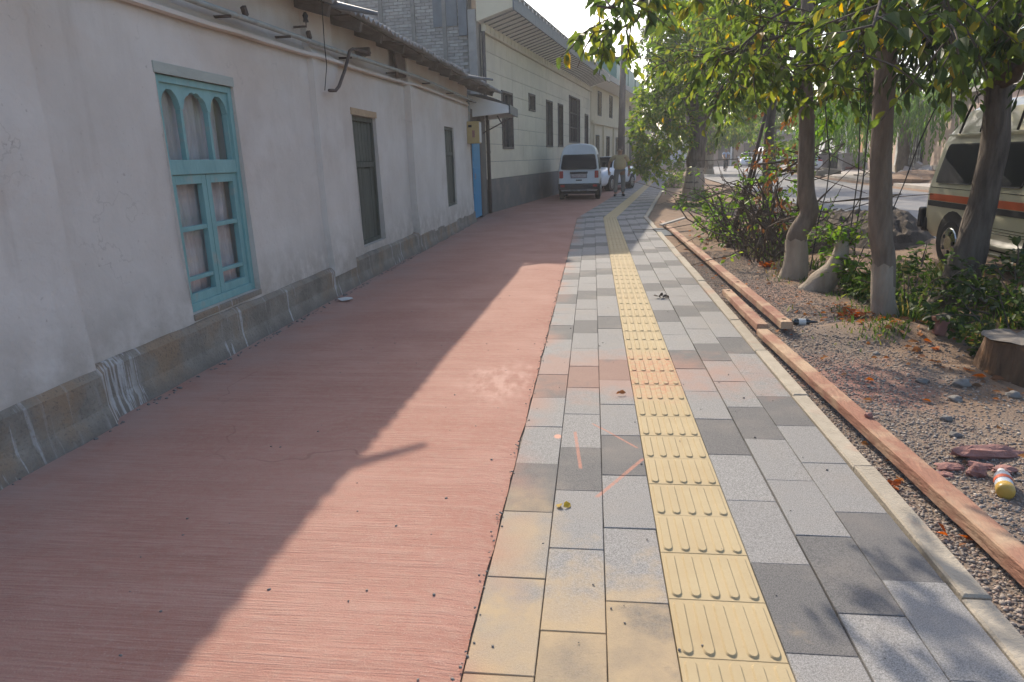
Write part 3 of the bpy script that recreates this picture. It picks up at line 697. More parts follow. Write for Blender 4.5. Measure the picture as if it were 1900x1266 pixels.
for j in range(len(led.v)//4-1):
    for k in range(3): led.f.append((j*4+k, j*4+k+1, (j+1)*4+k+1, (j+1)*4+k)); led.m.append(0)
led.build('ledge', M['plaster'], house)
bp = thing('bent_pipe', 'thin dark iron pipe with a bent hooked end hanging by the eaves', 'pipe', (-2.8, 8.2, 2.4))
MB().tube([(-2.93, 9.2, 2.78), (-2.80, 9.0, 2.78), (-2.8, 8.35, 2.735), (-2.8, 8.24, 2.70), (-2.8, 8.02, 2.47), (-2.8, 7.78, 2.27), (-2.8, 7.66, 2.215), (-2.8, 7.47, 2.20)], .018, 10).build('tube', M['rust'], bp, smooth=True)
MB().box(-2.95, -2.77, 8.88, 8.93, 2.73, 2.83).build('clamp', M['rust'], bp)
wi = thing('drop_wire', 'thin black wire hanging from the roof edge across the whitewashed wall', 'wire', (-2.7, 7.3, 2.6))
MB().tube([(-2.62, 7.0, 2.98), (-2.72, 7.25, 2.80), (-2.79, 7.42, 2.64), (-2.80, 7.46, 2.45), (-2.85, 7.47, 2.2)], .0045, 6).build('strand', M['black'], wi)
ins = thing('insulator', 'small dark porcelain insulator on the wall above the turquoise window', 'insulator', (-2.9, 7.1, 2.75))
MB().tube([(-2.95, 7.05, 2.76), (-2.82, 7.05, 2.76), (-2.82, 7.05, 2.84)], .012, 6).build('pin', M['rust'], ins); MB().tube([(-2.82, 7.05, 2.80), (-2.82, 7.05, 2.83), (-2.82, 7.05, 2.86), (-2.82, 7.05, 2.89)], [.03, .022, .03, .012], 8).build('cap', M['trimblack'], ins, smooth=True)
# porch at the end of the house
dr = thing('blue_door', 'bright blue door in the gap at the far end of the whitewashed house', 'door', (-2.85, 16.5, 0))
MB().box(-2.88, -2.83, 16.44, 17.66, .05, 2.0).build('leaf', M['bluedoor'], dr, bevel=.005)
for k in range(3): MB().box(-2.832, -2.815, 16.55, 17.55, .2+k*.6, .65+k*.6).build('panel', M['bluedoor'], dr, bevel=.008)
fr = MB(); fr.box(-2.95, -2.82, 16.36, 16.435, 0, 2.35); fr.box(-2.95, -2.82, 17.665, 18.0, 0, 2.35); fr.box(-2.95, -2.825, 16.44, 17.66, 2.01, 2.08)
fr.build('frame', M['brown'], dr)
MB().box(-2.93, -2.86, 16.44, 17.66, 2.085, 2.6).build('transom', M['brown'], dr); MB().tube([(-2.83, 16.6, 1.0), (-2.79, 16.6, 1.0), (-2.79, 16.6, 1.12)], .012, 6).build('handle', M['steel'], dr)
MB().box(-4, -2.96, 16.40, 18.55, 0, 2.7).build('passage', M['mortar'], dr)
MB().box(-2.955, -2.84, 18.005, 18.75, 0, 2.9).build('pier', M['dado'], dr)
bx = thing('meter_box', 'cream yellow gas meter box mounted on the house corner beside the blue door', 'meter box', (-2.78, 16.5, 1.8))
MB().box(-2.84, -2.56, 15.95, 16.25, 1.80, 2.28).build('case', M['yellowbox'], bx, bevel=.012)
MB().box(-2.77, -2.61, 15.938, 15.949, 1.86, 2.22).build('front_cover', M['yellowbox'], bx, bevel=.004)
MB().box(-2.558, -2.548, 15.98, 16.23, 1.82, 2.26).build('side_cover', M['whitebox'], bx); MB().box(-2.80, -2.72, 15.925, 15.937, 2.15, 2.2).build('vent', M['dark'], bx)
MB().box(-2.715, -2.655, 15.928, 15.937, 1.93, 2.08).build('warning_plate', M['redclay'], bx)
MB().tube([(-2.8, 16.1, 2.75), (-2.8, 16.15, 2.5), (-2.8, 16.1, 2.28)], .018, 8).build('feed_pipe', M['pipe'], bx, smooth=True)
aw = thing('porch_awning', 'curved grey sheet metal awning over the blue door', 'awning', (-2.5, 17.9, 2.8))
mb = MB()
for i in range(9):
    t = i/8; x = -2.95+1.0*t; z = 2.95-.30*t*t
    for y in (16.9, 17.5, 18.1, 18.7): mb.v.append((x, y, z))
for i in range(8):
    for k in range(3): mb.f.append((i*4+k, i*4+k+1, i*4+k+5, i*4+k+4)); mb.m.append(0)
o = mb.build('sheet', M['fascia'], aw, smooth=True); so = o.modifiers.new('t', 'SOLIDIFY'); so.thickness = .012
mb = MB(); mb.prism([(-2.95, 2.42), (-1.98, 2.50), (-1.96, 2.66), (-2.95, 2.93)], lambda x, z, q: (x, q, z), 16.92, 16.96); mb.build('side_panel', M['soffit'], aw)
mb = MB(); mb.prism([(-2.95, 2.42), (-1.98, 2.50), (-1.96, 2.66), (-2.95, 2.93)], lambda x, z, q: (x, q, z), 18.64, 18.68); mb.build('side_panel', M['soffit'], aw)
MB().box(-1.985, -1.95, 16.92, 18.68, 2.48, 2.68).build('front_trim', M['fascia'], aw)
MB().beam((-2.93, 18.3, 2.05), (-2.1, 18.3, 2.45), .03, .03).build('brace', M['rust'], aw); MB().beam((-2.3, 17.2, 2.45), (-2.15, 17.2, 2.2), .03, .03).build('brace', M['rust'], aw)
dp = thing('downpipe', 'brown downpipe at the corner where the house meets the cream building', 'downpipe', (-2.8, 18.72, 0))
MB().tube([(-2.76, 18.68, 0.02), (-2.76, 18.68, 2.7), (-2.8, 18.7, 2.9), (-2.8, 18.7, 4.6)], .05, 10).build('pipe', M['brown'], dp, smooth=True)
for z in (.6, 1.6, 2.5): MB().tube([(-2.76, 18.68, z), (-2.76, 18.68, z+.05)], .058, 10).build('collar', M['brown'], dp)

# ------------------------------------------------------------------ cream clad building and the houses beyond (frames: y along the wall, x towards the street)
def at(P, rz, x, y, z=0):
    c_, s_ = math.cos(rz), math.sin(rz); return (P[0]+c_*x-s_*y, P[1]+s_*x+c_*y, z)
A2 = -math.atan2(.15, 1); P2 = (-2.86, 18.8)
b2 = thing('cream_building', 'tall cream panel clad building with grey base and deep white soffit eaves', 'building', (*P2, 0), A2)
L2 = 18.4
def surround(m, o, x0, x1, t):
    a, b, c, d = o; m.box(x0, x1, a-t, a, c-t, d+t); m.box(x0, x1, b, b+t, c-t, d+t); m.box(x0, x1, a, b, d, d+t); m.box(x0, x1, a, b, c-t, c)
O2 = [(1.75, 2.85, 1.78, 3.28), (5.05, 5.85, 3.02, 3.46), (7.75, 8.75, 1.88, 3.44), (9.95, 10.85, 1.9, 3.46), (12.4, 15.0, 2.1, 3.95), (16.6, 17.5, .92, 3.4)]
mb = MB()
for a, b, c, d in rects(0, L2, 0, 4.80, O2): mb.box(-.25, -.022, a, b, c, d)
mb.build('wall', M['mortar'], b2, local=True)
MB().box(-.02, .03, -.02, L2, 0, .9).build('dado', M['dado'], b2, local=True)
r = random.Random(3); zr = [.905+.47*k for k in range(9)]; zr[-1] = 4.60
for z0_, z1_ in zip(zr, zr[1:]):
    y = -.02+.0; off = r.choice([0, .6])
    ys_ = [-.02]+[v for v in np.arange(1.2-off, L2, 1.2) if v > .3]+[L2]
    for a, b in zip(ys_, ys_[1:]):
        ops = [(o[0]-.06, o[1]+.06, o[2]-.06, o[3]+.06) for o in O2]
        for q in rects(a+.005, b-.005, z0_+.006, z1_-.006, ops):
            if q[1]-q[0] < .03 or q[3]-q[2] < .03: continue
            MB().box(-.02, r.uniform(-.002, .003), *q).build('cladding_panel', M['clad'], b2, local=True)
for i, o in enumerate(O2):
    m = MB(); surround(m, o, -.12, .03, .06); w_ = m.build('window' if i < 5 else 'door', M['brown'], b2, local=True, bevel=.005)
    a, b, c, d = o; g = MB(); nv = {4: 4, 5: 1}.get(i, 2)
    for k in range(1, nv): yk = a+(b-a)*k/nv; g.box(-.12, -.06, yk-.025, yk+.025, c, d)
    if i == 4:
        for k in (1, 2): g.box(-.119, -.065, a, b, c+(d-c)*k/3-.02, c+(d-c)*k/3+.02)
    elif i == 5: g.box(-.12, -.07, a, b, c, d-.6)
    if g.v: g.build('frame_bars' if i < 5 else 'leaf', M['brown'], w_, local=True)
    MB().box(-.15, -.125, a, b, c, d).build('pane', M['glass'], w_, local=True)
    if i == 0: MB().box(-.118, -.113, a+.04, a+.42, c+.02, d-.02).build('curtain', M['curtain'], w_, local=True)
# eaves
MB().prism([(.0, 4.80), (.93, 5.06), (.93, 5.09), (.0, 4.83)], lambda x, z, q: (x, q, z), -.28, L2).build('soffit', M['soffit'], b2, local=True)
for i in range(int(L2/.42)): MB().prism([(.10, 4.80), (.93, 5.035), (.93, 5.055), (.10, 4.82)], lambda x, z, q: (x, q, z), -.1+i*.42, -.055+i*.42).build('soffit_rib', M['fascia'], b2, local=True)
MB().box(.004, .10, -.02, L2, 4.60, 4.80).build('cornice', M['clad'], b2, local=True)
for i in range(int(L2/.42)): MB().box(.101, .125, .0+i*.42, .12+i*.42, 4.63, 4.76).build('eave_block', M['clad'], b2, local=True)
for i in range(8):
    y0_ = -.35+i*2.35; y1_ = min(y0_+2.34, L2)
    MB().box(.935, .975, y0_, y1_, 5.0, 5.32).build('fascia_board', M['fascia'], b2, local=True, bevel=.006)
for i in range(40): MB().box(.977, 1.0, .1+i*.46, .2+i*.46, 5.27, 5.35).build('gutter_clip', M['steel'], b2, local=True)
MB().prism([(-6.6, 7.42), (1.0, 5.34), (1.0, 5.39), (-6.6, 7.50)], lambda x, z, q: (x, q, z), -.35, L2).build('roof', M['fascia'], b2, local=True)
MB().prism([(-.02, 4.80), (.93, 5.06), (.93, 5.33), (-.02, 5.58)], lambda x, z, q: (x, q, z), -.33, -.29).build('gable_board', M['cream'], b2, local=True)
MB().prism([(-6.6, 5.0), (-.24, 4.0), (-.24, 5.60), (-6.6, 7.35)], lambda x, z, q: (x, q, z), -.06, -.02).build('gable_sheet', M['mortar'], b2, local=True)
# brick gable end seen over the low roof
MB().box(-8, -.27, -.22, -.075, 0, 6.2).build('gable_wall', M['mortar'], b2, local=True)
bm_ = MB().cbox(-.118, .118, -.02, .02, -.033, .033, .006); bmesh_ = bm_.mesh('brick', M['brick'])
brl = []; 
for j in range(44):
    z = 2.9+j*.078
    for i in range(30):
        x = -.42-i*.248-(.124 if j % 2 else 0)
        if x < -7.5: continue
        brl.append((x, z))
brl.sort(key=lambda p: -p[0]*.9+max(0, 3.6-p[1])*6+max(0, p[1]-5.6)*4)
rest = MB()
for i, (x, z) in enumerate(brl):
    yb = -.232+random.uniform(-.006, .004)
    if i < 300: put('brick', bmesh_, b2, (x, yb, z))
    else: rest.box(x-.118, x+.118, yb-.02, yb+.02, z-.033, z+.033)
tag(rest.build('brick', M['brick'], b2, local=True), kind='stuff')
for x in (-.9, -1.75, -2.65, -3.6, -4.7, -5.8): MB().box(x-.05, x+.05, -.29, -.253, 2.6, 6.2).build('wall_post', M['mortar'], b2, local=True)
MB().box(-.26, -.05, -.30, -.07, 0, 5.1).build('corner_strip', M['concrete'], b2, local=True); MB().box(-.50, -.28, -.33, -.255, 4.5, 5.6).build('vent_pipe', M['fascia'], b2, local=True)
MB().box(-1.2, -.55, -.27, -.254, 4.75, 5.6).build('gable_hatch', M['fascia'], b2, local=True)

A3 = -math.atan2(.19, 1); P3 = (-.10, 36.95)
b3 = thing('cream_terrace', 'two storey cream rendered building with pilasters and teal roof boxes', 'building', (*P3, 0), A3); L3 = 21
O3 = [(1.9, 2.9, 3.6, 4.75), (5.6, 6.6, 3.65, 4.8), (9.6, 10.6, 3.65, 4.8), (13.9, 14.8, 3.7, 4.7), (17.6, 18.4, 3.7, 4.7), (1.3, 2.3, .9, 2.5), (4.7, 5.7, .9, 2.5), (8.2, 9.2, .9, 2.5), (13.7, 16.6, 0.02, 3.0), (18.2, 19, 1, 2.4)]
mb = MB()
for a, b, c, d in rects(0, L3, 0, 5.0, O3): mb.box(-.3, 0, a, b, c, d)
mb.box(-5, -.32, .1, L3, 0, 5.0); mb.build('wall', M['cream'], b3, local=True)
for i, o in enumerate(O3):
    m = MB(); surround(m, o, -.12, .02, .05); nm = 'gate' if i == 8 else 'window'
    w_ = m.build(nm, M['brown'], b3, local=True); a, b, c, d = o
    if i == 8:
        for k in range(2): MB().box(-.2, -.15, a+(b-a)*k/2+.01, a+(b-a)*(k+1)/2-.01, c, d).build('gate_leaf', M['brown'], w_, local=True)
    else:
        MB().box(-.16, -.13, a, b, c, d).build('pane', M['glass'], w_, local=True); MB().box(-.125, -.09, (a+b)/2-.03, (a+b)/2+.03, c, d).build('frame_bar', M['brown'], w_, local=True)
for y in (.5, 3.4, 6.9, 10.4, 13.1, 17.1): MB().box(.002, .09, y, y+.35, 0, 3.05).build('pilaster', M['cream'], b3, local=True)
MB().box(.002, .12, 0, L3, 3.08, 3.22).build('string_course', M['cream'], b3, local=True); MB().box(.002, .05, 0, L3, 0, .6).build('base_course', M['pink'], b3, local=True)
MB().prism([(-.3, 5.02), (.9, 5.12), (.9, 5.35), (-5, 6.0)], lambda x, z, q: (x, q, z), 0, L3+.4).build('roof', M['soffit'], b3, local=True)
MB().box(.91, .95, 0, L3+.4, 5.1, 5.38).build('fascia_board', M['fascia'], b3, local=True)
for y0_, y1_, zt in ((6.6, 11.2, 7.0), (11.6, 14.6, 6.9), (15.2, 20.2, 6.6)):
    mb = MB(); mb.box(-3.5, .25, y0_, y1_, 5.36, zt); o = mb.build('roof_box', M['teal'], b3, local=True)
# white wall at the bend
A4 = -math.atan2(.30, 1)
b4 = thing('white_garden_wall', 'low white rendered wall with pink base at the far end of the path', 'wall', (4.1, 58.2, 0), A4)
MB().box(-.3, 0, 0, 22, .55, 2.3).build('wall', M['whitewall'], b4, local=True); MB().box(-.3, .05, 0, 22, 0, .548).build('base', M['pink'], b4, local=True); MB().box(-.35, .08, 0, 22, 2.302, 2.42).build('coping', M['cream'], b4, local=True)
MB().box(-.25, .03, -.9, -.05, 0, 2.6).build('gate', M['iron'], b4, local=True)
MB().box(.01, .04, 3.2, 4.0, .9, 2.0).build('window', M['glass'], b4, local=True)
# far centre: pinkish building with red roof
b5 = thing('red_roof_building', 'low pinkish building with red roof edge at the far end of the street', 'building', (14, 86, 0), -.1)
MB().box(-3, 16, 0, 8, 0, 3.3).build('wall', M['pink'], b5, local=True); MB().box(-3.5, 16.5, -.8, 8.5, 3.302, 3.7).build('roof', M['concrete'], b5, local=True); MB().box(-2.5, 7, -.9, 4, 3.71, 4.4).build('roof_edge', M['redroof'], b5, local=True)
for k in range(6): w_ = MB().box(-2.2+k*2.9, -.4+k*2.9, -.05, -.01, .6, 2.5).build('window', M['brown'], b5, local=True); MB().box(-2.1+k*2.9, -.5+k*2.9, -.07, -.055, .7, 2.4).build('pane', M['glass'], w_, local=True)
MB().box(-2.8, 15.5, -3.6, -.9, 2.55, 2.66).build('awning', M['concrete'], b5, local=True)
for k in range(5): MB().box(-2.6+k*4.4, -2.45+k*4.4, -3.5, -3.35, 0, 2.54).build('post', M['whitebox'], b5, local=True)
# across the road on the right
AR = -math.atan2(.15, 1); PR = (15.5, 30)
b6 = thing('pale_gated_house', 'pale rendered house across the road with dark lattice gate under the willow', 'house', (*PR, 0), AR)
MB().box(0, 6, -14, 8.2, .15, 3.6).build('wall', M['pink'], b6, local=True); MB().box(-.3, 6, -14, 12, 3.602, 3.8).build('roof', M['concrete'], b6, local=True)
MB().box(-.06, -.002, -14, 8.1, .14, .6).build('base', M['walk'], b6, local=True)
g = thing('lattice_gate', 'dark iron lattice gate with pale scrolls across the road', 'gate', at(PR, AR, 0, 10.2), AR)
for k in range(2):
    lf = MB().box(-.05, 0, -1.75+k*1.77, -.02+k*1.77, .15, 2.9).build('gate_leaf', M['iron'], g, local=True)
    for q in range(4):
        yq = -1.5+k*1.77+q*.42; MB().tube([(-.07, yq, .2), (-.07, yq, 2.8)], .03, 6).build('bar', M['steel'], lf, local=True)
        for zq in (.6, 1.0, 1.4): MB().ball((-.075, yq, zq), (.03, .075, .09), 8, 5).build('scroll', M['whitebox'], lf, local=True, smooth=True)
b7 = thing('white_gate_post', 'white rendered gate post beside the dark lattice gate', 'gate post', at(PR, AR, 0, 12.6), AR)
MB().box(-.15, .5, -.55, .6, .1, 3.2).build('shaft', M['whitewall'], b7, local=True); MB().box(-.22, .55, -.62, .67, 3.202, 3.36).build('cap', M['cream'], b7, local=True); MB().box(-.2, .5, -.6, .65, .09, .5).build('base', M['walk'], b7, local=True)
b8 = thing('grey_shop_house', 'grey pink shop house with tall windows across the road beyond the gate', 'house', at(PR, AR, 0, 13.4), AR)
OS = [(5.2, 6.6, .9, 2.6), (7.6, 8.6, .2, 2.6)]
mb = MB()
for q in rects(0, 9.2, .1, 3.7, OS): mb.box(0, .3, *q)
mb.box(.32, 7, 0, 9.2, .1, 3.7); mb.build('wall', M['pink'], b8, local=True)
for a, b, c, d in OS:
    m = MB(); surround(m, (a, b, c, d), -.04, .1, .07); w_ = m.build('window', M['whitebox'], b8, local=True); MB().box(.1, .13, a, b, c, d).build('pane', M['glass'], w_, local=True); MB().box(.02, .09, (a+b)/2-.04, (a+b)/2+.04, c, d).build('frame_bar', M['brown'], w_, local=True)
MB().box(-.4, 7.4, -.2, 9.4, 3.702, 3.95).build('roof', M['concrete'], b8, local=True); MB().box(-.06, -.003, 0, 4.6, .1, .55).build('base', M['walk'], b8, local=True)
b9 = thing('orange_house', 'house front of bright orange render across the road', 'house', at(PR, AR, 0, 22.8), AR)
MB().box(0, 6, 0, 2.6, .1, 3.3).build('wall', M['orangewall'], b9, local=True); MB().box(-.3, 6.2, -.1, 2.8, 3.302, 3.5).build('roof', M['redroof'], b9, local=True); MB().box(-.05, -.003, .7, 1.7, .15, 2.3).build('door', M['brown'], b9, local=True)
MB().box(-1.2, -.06, -1.5, 2.6, .1, .28).build('step', M['redclay'], b9, local=True)
b10 = thing('long_far_house', 'long pale house far along the right side of the street', 'house', at(PR, AR, .5, 27), AR)
MB().box(0, 7, 0, 30, .1, 3.4).build('wall', M['whitewall'], b10, local=True); MB().box(-.5, 7, -.3, 30.5, 3.402, 3.7).build('roof', M['concrete'], b10, local=True)
for k in range(5): w_ = MB().box(-.03, -.003, 2+k*5.5, 4+k*5.5, 1, 2.4).build('window', M['brown'], b10, local=True); MB().box(-.05, -.035, 2.1+k*5.5, 3.9+k*5.5, 1.1, 2.3).build('pane', M['glass'], w_, local=True)
# concrete things by the far kerb
for lab, x, y, sx, sy, sz, m_ in (('pale concrete planter box across the road beside the dark gap', 17.0, 55.6, .95, .9, 1.0, 'concrete'), ('wide grey concrete box next to the orange house', 18.0, 52.0, 1.4, 1.0, 1.05, 'concrete')):
    t = thing('concrete_box', lab, 'concrete box', (x, y, .08), 0); m = MB()
    m.box(-sx/2, sx/2, -sy/2, sy/2, 0, sz); m.build('body', M[m_], t, local=True, bevel=.03); MB().box(-sx/2-.05, sx/2+.05, -sy/2-.05, sy/2+.05, sz+.002, sz+.1).build('rim', M['concrete'], t, local=True, bevel=.02)
t = thing('dark_gap_fill', 'dark drum shape added to fill the dark gap between the two concrete boxes', 'gap fill', (17.5, 53.9, .08)); MB().tube([(0, 0, 0), (0, 0, 1.1), (0, 0, 1.15)], [.42, .46, .40], 12).build('drum', M['iron'], t, local=True); MB().tube([(0, 0, 1.15), (0, 0, 1.22)], [.47, .3], 12).build('lid', M['iron'], t, local=True)  # dark drum added to stand in for the shaded gap between the boxes
t = thing('concrete_slab', 'loose concrete kerb block lying at the edge of the road', 'concrete block', (13.6, 43.0, 0), .3)
MB().box(-.8, .75, -.3, .3, 0, .32).build('block', M['concrete'], t, local=True, bevel=.04); MB().obox((.1, 0, .37), (1.0, .35, .1), Matrix.Rotation(.1, 3, 'Y')).build('broken_piece', M['walk'], t, local=True, bevel=.02)
t = thing('rubble_heap', 'heap of pale rubble and broken concrete beside the road behind the minibus', 'rubble heap', (13.6, 31.5, 0)); m = MB(); rr = random.Random(4)
for k in range(130):
    a_ = rr.uniform(0, 6.28); q = rr.random()**.6; rad = 1.5*q; h_ = .75*(1-q)
    m.obox((rad*math.cos(a_)*.9, rad*math.sin(a_)*1.5, h_*rr.uniform(.5, 1)), (rr.uniform(.12, .4), rr.uniform(.1, .35), rr.uniform(.08, .22)), Matrix.Rotation(rr.uniform(0, 3), 3, Vector((rr.random(), rr.random(), rr.random())).normalized()))
tag(m.build('rubble', M['walk'], t, local=True, bevel=.015), kind='stuff'); m = MB(); m.ball((0, 0, 0), (1.5, 2.4, .55), 14, 8, wob=.3); m.build('mound', M['earth'], t, local=True)
t = thing('plank_stack', 'long pale timber planks lying on the far pavement', 'planks', (14.2, 37.5, .1), AR)
for k in range(4): MB().box(-.5+k*.28, -.25+k*.28, -2.8+k*.2, 2.6, .0+(k % 2)*.06, .055+(k % 2)*.06).build('plank', M['walk'], t, local=True)
# utility pole and wires
t = thing('utility_pole', 'tall dark concrete utility pole by the parked cars', 'utility pole', (1.42, 36, 0))
MB().tube([(0, 0, 0), (0, 0, 3), (.03, 0, 6.6)], [.19, .17, .14], 12).build('shaft', M['pole'], t, local=True, smooth=True)
MB().box(-.9, .9, -.05, .05, 6.0, 6.1).build('crossarm', M['rust'], t, local=True)
for x in (-.8, -.4, .5, .8): MB().tube([(x, 0, 6.1), (x, 0, 6.16), (x, 0, 6.22), (x, 0, 6.26)], [.03, .055, .045, .02], 8).build('insulator', M['whitebox'], t, local=True)
MB().tube([(0, 0, 0.01), (0, 0, 1.1)], [.196, .192], 12).build('painted_base', M['whitebox'], t, local=True)
for i, (x, ex) in enumerate(((.62, -.9), (1.02, -.2), (1.92, .7))):
    wr_ = thing('overhead_wire', ('overhead wire nearest the cream building eaves', 'middle overhead wire running to the pole top', 'overhead wire nearest the trees')[i], 'wire', (x, 36, 6.2), 0, 'overhead wires on the pole')
    MB().tube([(x+(ex-x)*k/12, 36-34*k/12, 6.22+1.4*k/12-1.3*math.sin(math.pi*k/12)) for k in range(13)], .0065, 5).build('strand', M['black'], wr_)
# ------------------------------------------------------------------ air
hz = bpy.data.materials.new('thin_haze'); hz.use_nodes = True; _t = hz.node_tree; _t.nodes.remove(_t.nodes['Principled BSDF'])
_v = _t.nodes.new('ShaderNodeVolumePrincipled'); _v.inputs['Density'].default_value = .0016; _v.inputs['Anisotropy'].default_value = .45; _v.inputs['Color'].default_value = (.95, .96, 1, 1)
_t.links.new(_v.outputs[0], _t.nodes['Material Output'].inputs['Volume'])
tag(MB().box(-800, 800, -400, 1600, -1.2, 16).build('haze', hz), kind='stuff')
# ------------------------------------------------------------------ vehicles
def loft(mbx, stations, half, shift):
    # stations: (y, scale toward centre, zfun, wfun); half: [(x,z)] from bottom centre over the side to top centre
    rings = []
    for (y, sc, fz, fw) in stations:
        hp = [(x*fw, z if fz is None else fz(z)) for x, z in half]; zc = 1.0
        ring = [(x*sc, y+shift(y, z), zc+(z-zc)*sc) for x, z in hp]+[(-x*sc, y+shift(y, z), zc+(z-zc)*sc) for x, z in hp[-2:0:-1]]
        rings.append(ring)
    n_ = len(rings[0]); b = len(mbx.v)
    for rg in rings: mbx.v += rg
    for i in range(len(rings)-1):
        for k in range(n_):
            k2 = (k+1) % n_; mbx.f.append((b+i*n_+k, b+i*n_+k2, b+(i+1)*n_+k2, b+(i+1)*n_+k)); mbx.m.append(0)
    mbx.f += [tuple(b+k for k in range(n_)), tuple(b+(len(rings)-1)*n_+k for k in range(n_))]; mbx.m += [0, 0]
def rpoly(a0, a1, b0, b1, r=.04, skew=0):      # rounded quad in (a,b); skew moves the top edge along a
    out = []
    for (ca, cb, st) in ((a1-r, b1-r, 0), (a0+r, b1-r, 90), (a0+r, b0+r, 180), (a1-r, b0+r, 270)):
        for k in range(4):
            t = math.radians(st+30*k); aa = ca+r*math.cos(t); bb = cb+r*math.sin(t)
            out.append((aa+skew*(bb-b0)/(b1-b0), bb))
    return out
def wheel(parent, x, y, r=.29, w=.17, side=1, rim='steel'):
    t = MB(); t.tube([(x-side*w, y, r), (x-side*.02, y, r), (x, y, r)], [r, r, r*.93], 20)
    wh = t.build('wheel', M['tyre'], parent, local=True, bevel=.012)
    q = MB(); q.tube([(x+side*.001, y, r), (x+side*.012, y, r), (x+side*.02, y, r)], [r*.66, r*.62, r*.3], 16); q.build('rim', M[rim], wh, local=True)
    q = MB()
    for k in range(5):
        a = 2*math.pi*k/5; q.tube([(x+side*.021, y+r*.42*math.cos(a), r+r*.42*math.sin(a)), (x+side*.023, y+r*.42*math.cos(a), r+r*.42*math.sin(a))], r*.10, 8)
    q.build('rim_hole', M['black'], wh, local=True)
def van(name, label, loc, rz, paint, high=False, stripe=False, rack=False):
    t = thing(name, label, 'van', loc, rz)
    half = [(0, .30), (.60, .30), (.685, .40), (.70, .62), (.70, .93), (.685, 1.02), (.61, 1.50), (.575, 1.62)]
    half += [(.56, 1.68), (.50, 1.90), (.30, 2.01), (0, 2.03)] if high else [(.53, 1.74), (.42, 1.83), (.22, 1.87), (0, 1.88)]
    def sh(y, z):
        if y < -1.5: return max(0, z-.95)*.16+max(0, z-1.6)*(.9 if high else .35)
        if y > 1.45: return -max(0, z-.95)*.62
        if y > .9: return -max(0, z-1.5)*.5
        return 0
    m = MB(); st = [(-1.715, .80), (-1.71, .95), (-1.68, .985), (-1.62, 1), (-1.2, 1), (-.6, 1), (0, 1), (.6, 1), (1.0, 1), (1.5, 1), (1.6, .985), (1.66, .95), (1.68, .8)]
    loft(m, [(y, s_, None, 1) for y, s_ in st], half, sh)
    body = m.build('body', M[paint], t, local=True, smooth=True); body.modifiers.new('e', 'EDGE_SPLIT').split_angle = math.radians(40)
    def sx(z): return .685+(.61-.685)*(z-1.02)/.48 if z > 1.02 else .70
    for sd in (-1, 1):
        for nm, y0, y1, sk in (('rear_side_window', -1.50, -.62, .0), ('side_window', -.50, .38, 0), ('front_side_window', .48, 1.30, -.16)):
            m = MB(); po = rpoly(y0, y1, 1.035, 1.49, .06, sk)
            if nm[0] == 'r': po = [(y+(max(0, b-1.035)*.20 if y < -1 else 0), b) for y, b in po]
            m.prism(po, lambda y, z, d: (sd*(sx(z)+d), y, z), -.01, .016); w_ = m.build(nm, M['autoglass'], t, local=True)
            m = MB(); big = [((y-(y0+y1)/2)*1.045+(y0+y1)/2, (z-1.26)*1.07+1.26) for y, z in po]; m.prism(big, lambda y, z, d: (sd*(sx(z)+d), y, z), -.012, .0125); m.build('seal', M['trimblack'], w_, local=True)
        if stripe:
            MB().box(*sorted((sd*.695, sd*.7045)), -1.60, 1.2, .79, .875).build('red_stripe', M['orangestripe'], t, local=True)
            MB().box(*sorted((sd*.695, sd*.708)), -1.62, 1.3, .715, .783).build('black_moulding', M['trimblack'], t, local=True)
            MB().box(*sorted((sd*.697, sd*.703)), -1.60, 1.3, .952, .958).build('body_crease', M['trimblack'], t, local=True)
            MB().box(*sorted((sd*.60, sd*.64)), -1.45, 1.0, 1.60, 1.625).build('rain_gutter', M['vanbeige'], t, local=True, bevel=.004)
            for k in range(3): MB().box(*sorted((sd*.690, sd*.699)), -.5, .7, .50+k*.03, .507+k*.03).build('body_rib', M['chrome'], t, local=True)
        MB().box(*sorted((sd*.695, sd*.712)), -.45, -.25, .865, .91).build('door_handle', M['trimblack'], t, local=True, bevel=.005)
        for y in (-.92, .92):
            m = MB(); m.tube([(sd*.60, y, .33), (sd*.7055, y, .33)], .355, 22); m.build('wheel_arch', M['black'], t, local=True)
            wheel(t, sd*.712, y, side=sd, rim='chrome' if stripe else 'steel')
        m = MB(); m.prism(rpoly(sd*.60-.065, sd*.60+.065, .74, .98, .02), lambda x, z, d: (x, -1.71-d+max(0, z-.95)*.16, z), -.04, .02); m.build('tail_light', M['redlens'], t, local=True, bevel=.01)
        MB().box(sd*.55-.07, sd*.55+.07, -1.80, -1.785, .45, .52).build('reflector', M['redlens'], t, local=True)
        m = MB(); m.obox((sd*.80, 1.12, 1.13), (.13, .07, .20)); m.beam((sd*.68, 1.15, 1.08), (sd*.76, 1.12, 1.10), .03, .03); m.build('wing_mirror', M['trimblack'], t, local=True, bevel=.02)
        MB().obox((sd*.5, 1.69, .68), (.22, .06, .16)).build('headlight', M['pane'], t, local=True, bevel=.02)
    ry = lambda z: -1.722+max(0, z-.95)*.16
    m = MB(); po = [(x*(1-.13*(z-1.02)/.5), z) for x, z in rpoly(-.60, .60, 1.04, 1.50, .06)]
    m.prism(po, lambda x, z, d: (x, ry(z)-d, z), -.02, .012); rw = m.build('rear_window', M['autoglass'], t, local=True)
    m = MB(); m.prism([(x*1.04, (z-1.27)*1.08+1.27) for x, z in po], lambda x, z, d: (x, ry(z)-d, z), -.02, .006); m.build('seal', M['trimblack'], rw, local=True)
    MB().prism([(x*1.03, (z-1.26)*1.03+1.26) for x, z in rpoly(-.52, .52, 1.03, 1.49, .06)], lambda x, z, d: (x, 1.665-max(0, z-.95)*.62+d, z), 0, .015).build('windscreen', M['autoglass'], t, local=True)
